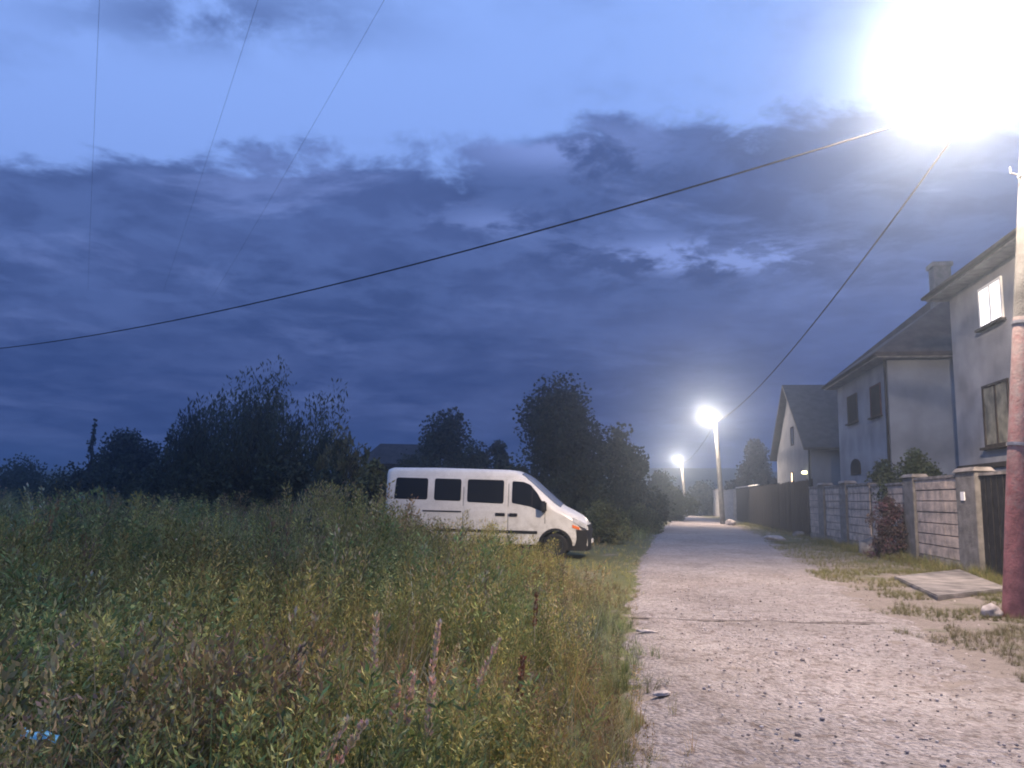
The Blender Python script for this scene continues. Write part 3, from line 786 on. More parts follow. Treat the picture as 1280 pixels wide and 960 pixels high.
# ------------------------------------------------------------------ wires
def wire(a, b, sag, label, rad=.012, group='overhead cables', n=24):
    a, b = Vector(a), Vector(b)
    pts = [a.lerp(b, i / n) - Vector((0, 0, sag * 4 * (i / n) * (1 - i / n))) for i in range(n + 1)]
    o = MB().tube([p - a for p in pts], rad, 6).build('overhead_cable', M['wire'], None, smooth=True, loc=a)
    tag(o, label, 'cable', group)
T1 = P1[1]; T2 = P2[1]; T3 = P3[1]
wl = at(-60, 441, 34)
wire(T1 + Vector((-.16, 0, -.18)), wl, .80, 'thick black cable crossing the sky from the near pole to the left', .019)
wire(at(1246, 96, T1.y - .1), T2 + Vector((0, -.1, -.25)), .85, 'dark cable running along the lane from near pole to second lamp', .022)
wire(T2 + Vector((0, .1, -.3)), T3 + Vector((0, -.1, -.3)), .5, 'cable between the second lamp and the farthest lamp', .012)
for (x0, x1, y1, lab) in ((125, 116, 215, 'leftmost of three faint high cables fading into the cloud'), (320, 250, 220, 'middle of three faint high cables fading into the cloud'), (475, 345, 230, 'rightmost of three faint high cables fading into the cloud')):
    d0 = ray(x0, 0); d1 = ray(x1, y1); zz = 11.0
    A = Vector((0, 0, EYE)) + d0 * ((zz - EYE) / d0.z); B = Vector((0, 0, EYE)) + d1 * ((zz - EYE) / d1.z)
    D = (B - A).normalized()
    wire(A - D * 12, B + D * 16, .2, lab, .003, 'faint high cables', 30)

# ------------------------------------------------------------------ houses (street frame: s along the lane, t away from it)
SL = .175; HL = Vector((13.0, 21.0, 0)); SD = Vector((SL, 1, 0)).normalized(); ND = Vector((SD.y, -SD.x, 0)); HRZ = math.atan2(SD.y, SD.x)
def s_at(px, py): p = on_line(px, py, HL, SL); return (p - HL).dot(SD), p.z
# local house frame: x = along the lane (s), y = MINUS t (left of travel), z up
def house(name, s0, label):
    p = HL + SD * s0; return empty(name, (p.x, p.y, -.05), HRZ, label, 'house', 'houses along the lane')
def win(parent, x0, x1, z0, z1, face, pos, fm, pm, mull=1, sill=True, depth=.05, fw=.07):
    """face 'street': wall plane y=pos (outside +y); face 'near': wall plane x=pos (outside -x)"""
    def B(b, u0, u1, o0, o1, za, zb):
        if face == 'street': b.box(u0, u1, pos + o0, pos + o1, za, zb)
        else: b.box(pos - o1, pos - o0, u0, u1, za, zb)
    f = MB()
    B(f, x0, x0 + fw, -.02, depth, z0, z1); B(f, x1 - fw, x1, -.02, depth, z0, z1)
    B(f, x0 + fw, x1 - fw, -.02, depth - .003, z1 - fw, z1); B(f, x0 + fw, x1 - fw, -.02, depth - .003, z0, z0 + fw)
    for k in range(mull):
        c = x0 + (x1 - x0) * (k + 1) / (mull + 1); B(f, c - fw * .6, c + fw * .6, -.02, depth - .006, z0 + fw, z1 - fw)
    fo = f.build('window', fm, parent)
    p = MB(); B(p, x0 + fw * .5, x1 - fw * .5, -.01, depth - .03, z0 + fw * .5, z1 - fw * .5); p.build('pane', pm, fo)
    if sill:
        s = MB(); B(s, x0 - .10, x1 + .10, .0, depth + .10, z0 - .07, z0 - .004); s.build('sill', M['frame'], fo)
    return fo
def hip_roof(parent, x0, x1, y0, y1, ze, zr, m, ridge, th=.16, oh=.6):
    """ridge: ((xa, ya), (xb, yb)); eaves overhang by oh"""
    X0, X1, Y0, Y1 = x0 - oh, x1 + oh, y0 - oh, y1 + oh
    (xa, ya), (xb, yb) = ridge
    v = [(X0, Y0, ze), (X1, Y0, ze), (X1, Y1, ze), (X0, Y1, ze), (xa, ya, zr), (xb, yb, zr)]
    lo = [(x, y, ze - th) for x, y in ((X0, Y0), (X1, Y0), (X1, Y1), (X0, Y1))]
    f = [(0, 1, 5, 4), (1, 2, 5), (2, 3, 4, 5), (3, 0, 4), (9, 8, 7, 6), (0, 6, 7, 1), (1, 7, 8, 2), (2, 8, 9, 3), (3, 9, 6, 0)]
    r = MB().add(v + lo, f).build('roof', m, parent)
    g = .05
    MB().box(X0 + g, X1 - g, Y0 + g, Y1 - g, ze - th - .05, ze - th - .003).build('soffit', M['soffit'], r)
    return r

# near house (grey plaster)
sA1, _ = s_at(1193, 480)
hA = house('grey_house', sA1, 'tall grey plastered house at right with one brightly lit upper window')
zA = s_at(1190, 335)[1] - .75
LA = 12.0; DA = 9.0                     # runs towards the viewer: local x from -LA to 0
MB().box(-LA, 0, -DA, 0, 0, zA).build('wall', M['plasterA'], hA)
MB().box(-LA - .01, .03, -.3, .05, s_at(1200, 582)[1] - .10, s_at(1200, 582)[1] + .03).build('ledge', M['frame'], hA)
rfA = hip_roof(hA, -LA, 0, -DA, 0, zA + .16, zA + 2.0, M['roof'], ((-LA + 4.5, -DA / 2), (-4.5, -DA / 2)), oh=.55)
MB().tube([(-LA - .5, .60, zA + .05), (.52, .60, zA + .05)], .06, 8).build('gutter', M['frame'], hA, smooth=True)
def a_x(px, py): return s_at(px, py)[0] - sA1
xx = sorted((a_x(1225, 380), a_x(1254, 370)))
LIT = emit('lit_pane', (1, .98, .93), 1.6)
win(hA, xx[0], xx[1], s_at(1240, 403)[1], s_at(1240, 350)[1], 'street', 0, M['plate'], LIT, 1, True)
xx = sorted((a_x(1231, 520), a_x(1262, 520)))
win(hA, xx[0] - .1, xx[1], s_at(1243, 556)[1], s_at(1243, 476)[1], 'street', 0, M['frame'], M['curtain'], 1, True)

# middle house (blue-grey, hipped roof)
sB0, _ = s_at(1110, 480); sB1, _ = s_at(1047, 500)
hB = house('blue_grey_house', sB0, 'blue grey two storey house with brown hipped roof and narrow windows')
WB = sB1 - sB0; DB = 9.0; zB = s_at(1108, 445)[1]
MB().box(0, WB, -DB, 0, 0, zB).build('wall', M['plasterB'], hB)
pk = at(1180, 366, 0) if False else None
rfB = hip_roof(hB, 0, WB, -DB, 0, zB + .12, zB + 4.3, M['roofB'], ((WB / 2 - .4, -DB / 2 - .5), (WB / 2 + .4, -DB / 2 + .1)), oh=.55)
cw = at(1174, 330, 33.0); cl = Matrix.Rotation(-HRZ, 3, 'Z') @ (cw - hB.location)
MB().box(cl.x - .34, cl.x + .34, cl.y - .34, cl.y + .34, cl.z - 2.6, cl.z - .2).build('chimney', M['pillar'], rfB, bevel=.02)
MB().box(cl.x - .42, cl.x + .42, cl.y - .42, cl.y + .42, cl.z - .197, cl.z).build('chimney_cap', M['pillar'], rfB, bevel=.02)
def b_x(px, py): return s_at(px, py)[0] - sB0
for (pa, pb, y0, y1, fm) in ((1060, 1072, 527, 492, M['frame']), (1089, 1102, 519, 479, M['wframe'])):
    xx = sorted((b_x(pa, 505), b_x(pb, 505))); pm = (pa + pb) / 2
    win(hB, xx[0], xx[1], s_at(pm, y0)[1], s_at(pm, y1)[1], 'street', 0, fm, M['hglass'], 0, True, fw=.05)
# small arched window low on the street wall
xx = sorted((b_x(1064, 580), b_x(1076, 580))); z0, z1 = s_at(1070, 592)[1], s_at(1070, 572)[1]
cx, hwid = (xx[0] + xx[1]) / 2, (xx[1] - xx[0]) / 2
prof = [(cx - hwid, z0), (cx + hwid, z0)] + [(cx + hwid * math.cos(a), z1 - .35 + .35 * math.sin(a)) for a in np.linspace(0, math.pi, 9)]
fo = MB().poly_prism([(x, -.02, z) for x, z in prof], (0, .06, 0)).build('arched_window', M['frame'], hB)
MB().poly_prism([(cx + (x - cx) * .8, .03, z0 + .06 + (z - z0) * .9) for x, z in prof], (0, .02, 0)).build('pane', M['hglass'], fo)
MB().tube([(-.55, .60, zB + .02), (WB + .55, .60, zB + .02)], .055, 8).build('gutter', M['frame'], hB, smooth=True)
MB().tube([(.08, .07, zB - .06), (.08, .07, .1)], .05, 8).build('drainpipe', M['black'], hB, smooth=True)

# gabled house further on
sC0, _ = s_at(1013, 560); sC1, _ = s_at(971, 570)
hC = house('gabled_house', sC0, 'white gabled house with steep dark roof beyond the blue grey house')
WC = sC1 - sC0; DC = 12.0; zC = s_at(1013, 556)[1]; zR = s_at((983), 486)[1]
prof = [(0, 0), (WC, 0), (WC, zC), (WC * .52, zR), (0, zC)]
MB().poly_prism([(x, 0, z) for x, z in prof], (0, -DC, 0)).build('wall', M['plasterC'], hC)
b = MB(); rx = WC * .52
for (xe, sgn) in ((0, -1), (WC, 1)):
    dx, dz = xe - rx, zC - zR; L_ = math.hypot(dx, dz); ex, ez = dx / L_, dz / L_
    e = (xe + ex * .5, zC + ez * .5); nx, nzz = -ez * sgn, ex * sgn
    th = .16
    q0 = [(rx, .45, zR + .01), (e[0], .45, e[1] + .01), (e[0], -DC - .3, e[1] + .01), (rx, -DC - .3, zR + .01)]
    b.hexa(q0, [(x, y, z + th) for x, y, z in q0])
b.build('roof', M['roof'], hC)
xx = WC * .45; 
win(hC, WC * .42, WC * .50, zC + .4, zC + 1.6, 'street', 0, M['frame'], M['glass'], 0, False)
win(hC, WC * .50 - .35, WC * .50 + .35, s_at(991, 602)[1] - .1, s_at(991, 590)[1] + .05, 'street', 0, M['frame'], emit('warm_pane', (1, .72, .45), 3.0), 0, False, fw=.04)
MB().tube([(.06, .07, zC), (.06, .07, .1)], .05, 8).build('drainpipe', M['black'], hC, smooth=True)
pl = HL + SD * (sC0 + 1.3) - ND * .12
pz = s_at(1001, 592)[1]
wl_ = empty('wall_lamp', (pl.x, pl.y, pz), HRZ, 'small yellow wall lamp glowing on the gabled house', 'lamp')
MB().lathe([(.02, -.10), (.16, -.08), (.19, 0), (.15, .08), (.03, .11)], 'z', 16).build('globe', emit('yellow_globe', (1, .92, .5), 5), wl_, smooth=True)
MB().box(-.05, .05, -.14, .0, -.03, .03).build('bracket', M['steel'], wl_)

# ------------------------------------------------------------------ garden walls, pillars, gates
FL = Vector((11.2, 19.6, 0)); FS = .172; FD = Vector((FS, 1, 0)).normalized(); FRZ = math.atan2(FD.y, FD.x)
def f_at(px, py=650): p = on_line(px, py, FL, FS); return (p - FL).dot(FD), p.z
def fthing(name, s0, label, cat, group=None): p = FL + FD * s0; return empty(name, (p.x, p.y, -.05), FRZ, label, cat, group)

def stone_panel(parent, L, h, th=.22, courses=7):
    MB().box(0, L, -th, -.03, 0, h - .06).build('core', M['mortar'], parent)
    b = MB(); r = random.Random(int(L * 100)); ch_ = (h - .35) / courses
    MB().box(-.0, L, -th - .03, .03, 0, .30).build('plinth', M['slab'], parent, bevel=.02)
    z = .31
    for k in range(courses):
        x = -r.uniform(0, .5); dp = r.uniform(-.006, .016)
        while x < L:
            w = r.uniform(.9, 1.7); a, c = max(0, x), min(L, x + w - .002)
            if c - a > .06: b.box(a + .001, c, -.10, .0 + dp + r.uniform(-.002, .002), z + .012, z + ch_ - .014)
            x += w
        z += ch_
    b.build('stone_courses', M['stone'], parent, bevel=.006)
    MB().box(-.03, L + .03, -th - .05, .05, h - .055, h + .03).build('coping', M['slab'], parent, bevel=.015)
def pillar(px0, px1, h, label, m=None, cap=True, deep=.34):
    s0, s1 = sorted((f_at(px0)[0], f_at(px1)[0])); w = s1 - s0
    t = fthing('wall_pillar', s0, label, 'pillar', 'pillars of the garden walls')
    MB().box(0, w, -deep, .06, 0, h).build('shaft', m or M['pillar'], t, bevel=.015)
    if cap: MB().hexa([(-.05, -deep - .05, h + .002), (w + .05, -deep - .05, h + .002), (w + .05, .11, h + .002), (-.05, .11, h + .002)], [(0.02, -deep + .02, h + .10), (w - .02, -deep + .02, h + .10), (w - .02, .04, h + .10), (.02, .04, h + .10)]).build('cap', M['slab'], t)
    return t
def wallpanel(px0, px1, h, label):
    s0, s1 = sorted((f_at(px0)[0], f_at(px1)[0]))
    t = fthing('garden_wall', s0, label, 'wall', 'stone garden wall panels'); stone_panel(t, s1 - s0, h); return t
hW = f_at(1195, 592)[1] + .05
# gate at the right
s0, s1 = sorted((f_at(1226)[0], f_at(1300)[0]))
t = fthing('metal_gate', s0, 'dark sheet metal gate between the near pillar and red pole', 'gate')
b = MB()
MB().box(0, s1 - s0, -.10, -.04, .12, hW - .10).build('sheet', M['gate'], t)
for k in range(9): b.box((s1 - s0) * k / 9 + .02, (s1 - s0) * k / 9 + .06, -.037, -.02, .14, hW - .14)
b.build('ribs', M['gate'], t)
MB().box(0, s1 - s0, -.12, .0, hW - .097, hW - .03).build('top_rail', M['slab'], t)
np_ = pillar(1200, 1225, hW + .02, 'grey rendered pillar beside the dark gate with white plate')
s_, z_ = f_at(1199, 621)
MB().box(.50 * 0 + .62, .62 + .26, .063, .085, z_ - .10 + .05, z_ + .12 + .05).build('plate', M['plate'], np_, bevel=.01)
wallpanel(1147, 1199, hW - .05, 'brightest stone wall panel of six courses beside the gate pillar')
pillar(1133, 1146, hW, 'dark rendered pillar left of the brightest stone wall panel')
wallpanel(1091, 1132, hW - .15, 'stone wall panel overgrown by the burgundy shrub')
wallpanel(1061, 1088, hW - .08, 'narrow pale stone wall panel left of the burgundy shrub')
pillar(1052, 1060, hW, 'dark pillar left of the narrow pale stone panel')
wallpanel(1033, 1051, hW - .08, 'stone wall panel between the two dark middle pillars')
pillar(1025, 1032, hW, 'dark pillar nearer the black fence, between two pale panels')
wallpanel(1013, 1024, hW - .05, 'short stone wall panel touching the end of the black fence')
# dark sheet fence
s0, s1 = sorted((f_at(1012)[0], f_at(921)[0]))
t = fthing('sheet_fence', s0, 'long black sheet fence with pale rail along its far top', 'fence')
zf = f_at(960, 604)[1]; Lf = s1 - s0
b = MB(); k = 0; x = 0
while x < Lf:
    w = rnd.uniform(.16, .22); b.box(x + .012, min(Lf, x + w), -.03, .0 + rnd.uniform(-.008, .008), .1, zf - rnd.uniform(0, .12)); x += w
b.build('boards', M['gate'], t)
MB().box(0, Lf, -.10, -.033, .4, .5).box(0, Lf, -.10, -.033, zf - .5, zf - .4).build('cross_rails', M['gate'], t)
for q in range(6):
    x = Lf * q / 5; MB().box(x - .05, x + .05, -.20, -.103, 0, zf).build('post', M['gate'], t)
MB().box(Lf * .55, Lf, -.06, .05, zf + .004, zf + .07).build('pale_rail', M['plate'], t)
# pair of pale pillars near the second lamp
pillar(905, 918, f_at(910, 613)[1], 'pale squat gate pillar at the far end of the black fence', M['concrete'], True, .5)
pillar(892, 902, f_at(897, 612)[1], 'pale gate pillar directly behind the second lamp pole', M['concrete'], True, .5)

# concrete slab, rocks, litter
b = MB(); top = [Vector((p.x, p.y, .07 + .02 * i)) for i, p in zip((0, 0, 1, 1), SLAB)]
o = b.hexa([Vector((p.x, p.y, -.12)) - SLAB[0] for p in SLAB], [p - SLAB[0] for p in top]).build('concrete_slab', M['slab'], None, bevel=.02, loc=SLAB[0]); tag(o, 'flat concrete slab ramp lying in front of the dark gate', 'slab')
def rock(loc, sx, sy, sz, label, seed, m='rock'):
    b = bmesh.new(); bmesh.ops.create_icosphere(b, subdivisions=3, radius=1)
    for v in b.verts:
        n = noise.noise(v.co * 1.4 + Vector((seed, 0, 0))) * .35 + noise.noise(v.co * 3.5 + Vector((seed, 3, 0))) * .12
        v.co = v.co * (1 + n); v.co = Vector((v.co.x * sx, v.co.y * sy, max(v.co.z, -.5) * sz))
    me = bpy.data.meshes.new('rock'); b.to_mesh(me); b.free(); me.materials.append(M[m])
    me.polygons.foreach_set('use_smooth', [True] * len(me.polygons))
    o = bpy.data.objects.new('rock', me); COL.objects.link(o); o.location = loc; o.rotation_euler = (0, 0, seed); tag(o, label, 'rock', 'rocks on the verge')
gp = lambda px, py, z=.0: ground_pt(px, py) + Vector((0, 0, z))
rock(gp(1240, 770, .06), .17, .13, .11, 'pale rounded rock at the foot of the red pole', 1.0)
rock(gp(968, 674, .04), .55, .4, .15, 'wide pale boulder by the road at the black fence', 2.0)
rock(gp(1001, 670, .05), .4, .3, .2, 'dark stone at the foot of the black fence', 2.6, 'pillar')
rock(gp(913, 656, .05), .4, .3, .34, 'whitish rock beside the squat pale gate pillar', 3.0)
rock(gp(1090, 694, .12), .45, .4, .42, 'big dark rock under the burgundy shrub', 4.0, 'pillar')
rock(gp(1120, 698, .1), .38, .3, .30, 'smaller dark rock right of the big dark one', 5.0, 'pillar')
rock(gp(808, 790, .01), .13, .06, .02, 'flat pale stone at the left edge of the lane', 6.0)
rock(gp(828, 868, .01), .09, .05, .02, 'flat pale stone nearer the viewer on the left edge of the lane', 7.0)
# litter
lp = LITTER; 
xs_ = np.linspace(-.07, .07, 9); V = [(x, y, .012 * math.sin(x * 70 + y * 40) + .008 * math.cos(y * 90)) for y in (-.02, -.006, .008, .02) for x in xs_]
V2 = [(x, y, z - .002) for x, y, z in V]; k = len(V)
f = []
for j in range(3):
    for i in range(8): a = j * 9 + i; f += [(a, a + 1, a + 10, a + 9), (a + k, a + 9 + k, a + 10 + k, a + 1 + k)]
o = MB().add(V + V2, f).build('plastic_wrapper', M['wrapper'], None, loc=lp + Vector((0, 0, .01))); o.rotation_euler = (R(35), R(8), .1); tag(o, 'crumpled light blue plastic wrapper caught in the dark weeds', 'litter')

# ------------------------------------------------------------------ trees, shrubs, far buildings
def tree(name, px, pybase, pytop, pxw, Y, label, kind='round', n=4200, cols=((.035, .045, .02), (.05, .055, .025), (.028, .038, .02)), leaf=.20, cat='tree', group='trees beyond the field', base_y=None, lean=0.0, seed=None, low=.12):
    r = random.Random(seed or int(px * 7 + pytop)); g_ = np.random.default_rng(int(px * 13 + pytop))
    base = at(px, pybase, Y); base.z = field_z(base.x, base.y) - .05 if Y < 120 else -.3
    H = (at(px, pytop, Y).z - base.z) * (.78 if kind == 'spray' else .89); W = pxw / F * Y / 2
    t = empty(name, base, 0, label, cat, group)
    limbs = MB(); tr = max(.03, H * .022)
    limbs.tube([(0, 0, -.1), (.02 * H * r.uniform(-1, 1), 0, H * .35), (lean * H * .4, 0, H * .75)], [tr, tr * .7, tr * .25], 8)
    clumps = []
    nc = 46 if kind != 'sparse' else 26
    for k in range(nc):
        z = low + (1 - low) * (k + r.random()) / nc; a = r.uniform(0, 6.28)
        if kind == 'round': w = math.sin(min(1, (z * .92 + .12)) * math.pi) ** .55
        elif kind == 'cone': w = (1.02 - z) ** .75 * min(1, z * 4 + .3)
        elif kind == 'spray': w = .45 + .55 * min(1, z * 1.3) if z < .75 else 1.0 - (z - .75) * 2.6
        elif kind == 'column': w = min(1, (1.05 - z) * 3) * .9
        else: w = math.sin(min(1, z * .9 + .15) * math.pi) ** .7
        rr = W * w * math.sqrt(r.uniform(.02, 1.0)) * r.uniform(.7, 1.15)
        c = Vector((rr * math.cos(a) + lean * H * z, rr * math.sin(a), H * z * r.uniform(.9, 1.0)))
        clumps.append(c)
        if k % 3 == 0 and z > .35: clumps.append(Vector((c.x * 1.07, c.y * 1.07, min(H * 1.03, c.z + H * r.uniform(.0, .07)))))
        if k % 2 == 0: limbs.tube([(lean * H * z * .4, 0, max(.1, H * z * .55)), c * .6 + Vector((0, 0, H * z * .3)), c], [tr * .35, tr * .2, tr * .06], 5)
    limbs.build('trunk', M['bark'], t, smooth=True)
    per = int(n * 1.9) // nc; Vs, Cs = [], []
    for c in clumps:
        cr = W * r.choice((.14, .22, .3, .38, .44)) if kind != 'sparse' else W * r.uniform(.15, .25)
        k = int(per * r.uniform(.7, 1.3))
        d = g_.normal(size=(k, 3)); d /= np.linalg.norm(d, axis=1)[:, None]; d *= (g_.random((k, 1)) ** .45) * cr
        if kind in ('spray', 'column'): d[:, 2] *= 1.9; d[:, :2] *= .65
        if kind == 'spray': d[:, 0] += d[:, 2] * .25
        p = d + np.array(c); p[:, 2] = np.maximum(p[:, 2], .05)
        ax = g_.normal(size=(k, 3)); 
        if kind == 'spray': ax[:, 2] = np.abs(ax[:, 2]) + 1.4
        ax /= np.linalg.norm(ax, axis=1)[:, None]; sd = np.cross(ax, g_.normal(size=(k, 3))); sd /= np.linalg.norm(sd, axis=1)[:, None] + 1e-6
        l = leaf * g_.uniform(.5, 1.3, (k, 1)); ww = l * (.46 if kind != 'spray' else .2)
        if kind == 'spray': l = l * 1.5
        Vs.append(np.stack([p, p + ax * l * .5 - sd * ww, p + ax * l, p + ax * l * .5 + sd * ww], 1).reshape(-1, 3))
        col = np.array(r.choice(cols)) * r.uniform(.7, 1.35)
        Cs.append(np.repeat(col[None] * g_.uniform(.7, 1.3, (k, 1)), 4, 0))
    V = np.concatenate(Vs); C = np.concatenate(Cs); Q = np.arange(len(V)).reshape(-1, 4)
    raw_mesh('crown', V, Q, C, M['crown'], t)
    return t
GR = ((.05, .06, .028), (.065, .07, .033), (.04, .05, .025))
tree('bushy_tree', 20, 640, 585, 130, 60, 'low dark tree clump at the far left edge', n=3500)
tree('bushy_tree', 150, 640, 538, 118, 48, 'round dark tree beside the thin bare sapling', n=5200)
tree('sapling', 108, 640, 512, 12, 47, 'thin bare sapling rising left of the round dark tree', 'column', 420, leaf=.14)
tree('sapling', 206, 640, 520, 22, 44, 'wispy sapling between round tree and tall feathery tree', 'column', 420, leaf=.14)
tree('feathery_tree', 302, 645, 498, 235, 40, 'tallest feathery tree left of the minibus, leaning slightly right', 'spray', 17000, GR, .18, lean=.05)
tree('feathery_tree', 238, 645, 545, 75, 41, 'smaller feathery tree in front of the tallest one', 'spray', 4200, GR, .2)
tree('young_tree', 425, 645, 530, 75, 36, 'loose olive young tree left of the dark barn', 'spray', 3200, ((.07, .085, .035), (.09, .09, .04)), .18)
tree('shrub', 465, 650, 575, 70, 31, 'olive shrub directly behind the rear of the minibus', 'round', 2600, ((.08, .09, .035), (.07, .075, .03)), .14, 'shrub')
tree('bushy_tree', 560, 640, 514, 120, 52, 'knobbly dark tree right of the barn roof', 'round', 6500, leaf=.2, low=.02)
tree('bushy_tree', 622, 640, 545, 75, 54, 'small gappy tree between knobbly tree and tall conical tree', 'sparse', 3600, leaf=.2, low=.02)
tree('conical_tree', 697, 640, 474, 185, 44, 'tall broad conical tree behind the minibus windscreen', 'cone', 14000, leaf=.19, low=.05)
tree('bushy_tree', 775, 645, 532, 92, 46, 'rounded tree right of the tall conical tree', 'round', 4600, GR, .22)
tree('bushy_tree', 722, 650, 580, 70, 38, 'dark thicket at the foot of the conical tree', 'round', 3400, leaf=.18)
tree('bushy_tree', 826, 645, 588, 60, 70, 'far low tree left of the farthest street lamp', 'round', 2300, leaf=.26)
tree('bushy_tree', 880, 645, 605, 60, 95, 'distant bushes beyond the second street lamp pole', 'round', 1800, leaf=.3)
tree('bushy_tree', 650, 648, 592, 60, 46, 'low dark bush hidden behind the minibus roof', 'round', 2000, leaf=.2)
tree('brown_tree', 945, 640, 548, 62, 80, 'brown leaved tree left of the white gabled house', 'round', 4200, ((.04, .03, .022), (.035, .026, .02)), .26, group='trees beside the houses')
for (px, pyt, w_, Y, lab) in ((95, 588, 120, 46, 'low dark bush at the foot of the thin bare sapling'), (205, 578, 110, 40, 'low dark bush between the round tree and the feathery trees'), (275, 570, 130, 38, 'dark bush under the smaller feathery tree'), (350, 566, 120, 37, 'dark bush under the right half of the tallest feathery tree'), (405, 590, 90, 34, 'dull olive bush left of the loose young tree'), (515, 578, 120, 50, 'dark bush in front of the barn wall'), (655, 590, 130, 45, 'dark bush at the left foot of the conical tree'), (790, 596, 90, 44, 'dark bush under the rounded tree right of the conical one'), (588, 556, 110, 50, 'dark bush between the knobbly tree and small gappy tree'), (840, 612, 60, 66, 'low dark bush at the foot of the farthest lamp')):
    tree('thicket_bush', px, 646, pyt, w_, Y, lab, 'round', 3200, leaf=.17, cat='bush', group='bushes under the trees', low=.02)
# hedge of scrub left of the lane beyond the van
for (px, py, pyt, w_, Y, lab) in ((755, 660, 627, 70, 30, 'pale green bush on the bank right of the minibus bonnet'), (800, 652, 632, 60, 40, 'low green bush on the left bank near the bright road patch')):
    tree('bank_bush', px, py, pyt, w_, Y, lab, 'round', 2600, ((.09, .10, .04), (.12, .12, .05), (.07, .085, .035)), .09, 'bush', 'bushes on the left bank')
# shrubs over the garden wall
fx = lambda px, py, off: (lambda p: p + ND * off)(on_line(px, py, FL, FS))
def wall_shrub(px, py, pyt, w_, off, label, cols, n=3000, leaf=.09, low=.5):
    p = on_line(px, py, FL + ND * off, FS); tree('wall_shrub', px, py, pyt, w_, p.y, label, 'round', n, cols, leaf, 'shrub', 'shrubs at the garden wall', low=low)
wall_shrub(1150, 690, 560, 92, .95, 'green shrub spilling over the stone wall below the blue grey house', ((.06, .08, .03), (.08, .095, .04), (.045, .06, .025)), 5200)
wall_shrub(1108, 690, 566, 46, .95, 'dark green shrub behind the burgundy one, left of the spilling shrub', ((.04, .055, .025), (.06, .07, .03)), 3000)
wall_shrub(1112, 700, 614, 52, -.5, 'burgundy leaved shrub in front of the garden wall', ((.10, .052, .062), (.08, .045, .055), (.07, .05, .045)), 3600, .06, .03)
# dark barn
bp = at(452, 640, 58); bq = at(535, 640, 58)
t = empty('barn', (bp.x, 58, -.05), 0, 'low dark barn roof between the trees behind the minibus', 'barn')
Wb = bq.x - bp.x; zb_ = at(500, 552, 58).z
MB().box(0, Wb, 0, 5, 0, zb_ - 1.6).build('wall', M['timber'], t)
MB().hexa([(-.4, -.4, zb_ - 1.597), (Wb + .4, -.4, zb_ - 1.597), (Wb + .4, 5.4, zb_ - 1.597), (-.4, 5.4, zb_ - 1.597)], [(.8, 2.0, zb_), (Wb + .3, 2.0, zb_), (Wb + .3, 3.0, zb_), (.8, 3.0, zb_)]).build('roof', M['roof'], t)

# dry seed stalks that stand out of the weeds
STK = [(466, 850, 768, 4.4, 'pinkish dry seed stalk standing tallest near the middle of the weeds'), (545, 870, 778, 4.6, 'straight straw stalk right of the pinkish tallest one'),
       (372, 900, 806, 4.2, 'thin dry stalk farthest left in the weeds'), (494, 940, 855, 3.9, 'short straw stalk left of a close pair'),
       (512, 930, 842, 4.0, 'straw stalk, left one of a close pair'), (535, 955, 850, 3.8, 'straw stalk, right one of a close pair'),
       (590, 830, 800, 4.8, 'curved dry stalk bending over to the right'), (388, 960, 900, 3.4, 'stubby pale stalk at the bottom, left of the broken one'),
       (408, 960, 905, 3.4, 'broken pale stalk bent sideways at the bottom'), (650, 890, 822, 5.0, 'rust brown dock stalk near the right of the weeds'), (668, 800, 742, 7.0, 'rust brown dock stalk farther back in the weeds')]
for i, (px, pyb, pyt, Y, lab) in enumerate(STK):
    p = at(px, pyt, Y); z0 = field_z(p.x, p.y); h = p.z - z0
    t = empty('dry_stalk', (p.x, p.y, z0), 0, lab, 'plant', 'dry seed stalks in the weeds')
    col = RUST if 'rust' in lab else STRAW
    r = random.Random(i); lx = r.uniform(-.16, .16); bend = .16 if ('curved' in lab or 'broken' in lab) else .02
    stem = [(lx * (1 - s) * .5 + bend * max(0, s - .6) * 2.5, 0, h * s) for s in np.linspace(0, 1, 7)]
    MB().tube(stem, [.0045] * 6 + [.002], 5).build('stem', M['dry'] if 'dry' in M else M.setdefault('dry', mat('dry_stem', (.66, .52, .35), .9, .3, 9)), t)
    pr = Proto()
    for k in range(95):
        s = r.uniform(.64, 1.0); j = min(5, int(s * 6)); u = s * 6 - j
        q = Vector(stem[j]).lerp(Vector(stem[j + 1]), u); a = r.uniform(0, 6.28); rr = .012 * (1.5 - s) * r.uniform(.4, 1.2)
        pr.leaf(q + Vector((rr * math.cos(a), rr * math.sin(a), 0)), (math.cos(a) * .5, math.sin(a) * .5, 1), .032, .008, [c * r.uniform(.8, 1.3) for c in ((.26, .12, .07) if col is RUST else (.72, .55, .37))])
    V, Q, C = pr.arrays(); raw_mesh('seed_head', V, Q, C, M['leaf'], t)

# ------------------------------------------------------------------ haze, sky, sun, camera
m = bpy.data.materials.new('lamp_glow_haze'); m.use_nodes = True; nt = m.node_tree; nt.nodes.clear()  # haze added to spread a bloom round the street lamps
out = nt.nodes.new('ShaderNodeOutputMaterial'); pv = nt.nodes.new('ShaderNodeVolumePrincipled')
pv.inputs['Color'].default_value = (.66, .82, 1.0, 1); pv.inputs['Density'].default_value = .0036; pv.inputs['Anisotropy'].default_value = .90
pv.inputs['Density Attribute'].default_value = ''
nt.links.new(pv.outputs['Volume'], out.inputs['Volume'])
try: m.cycles.homogeneous_volume = True
except Exception: pass
o = MB().box(-262, 262, -62, 282, -2, 14).build('haze', m); tag(o, 'thin haze added to make the lamps glow', None, None, 'stuff')

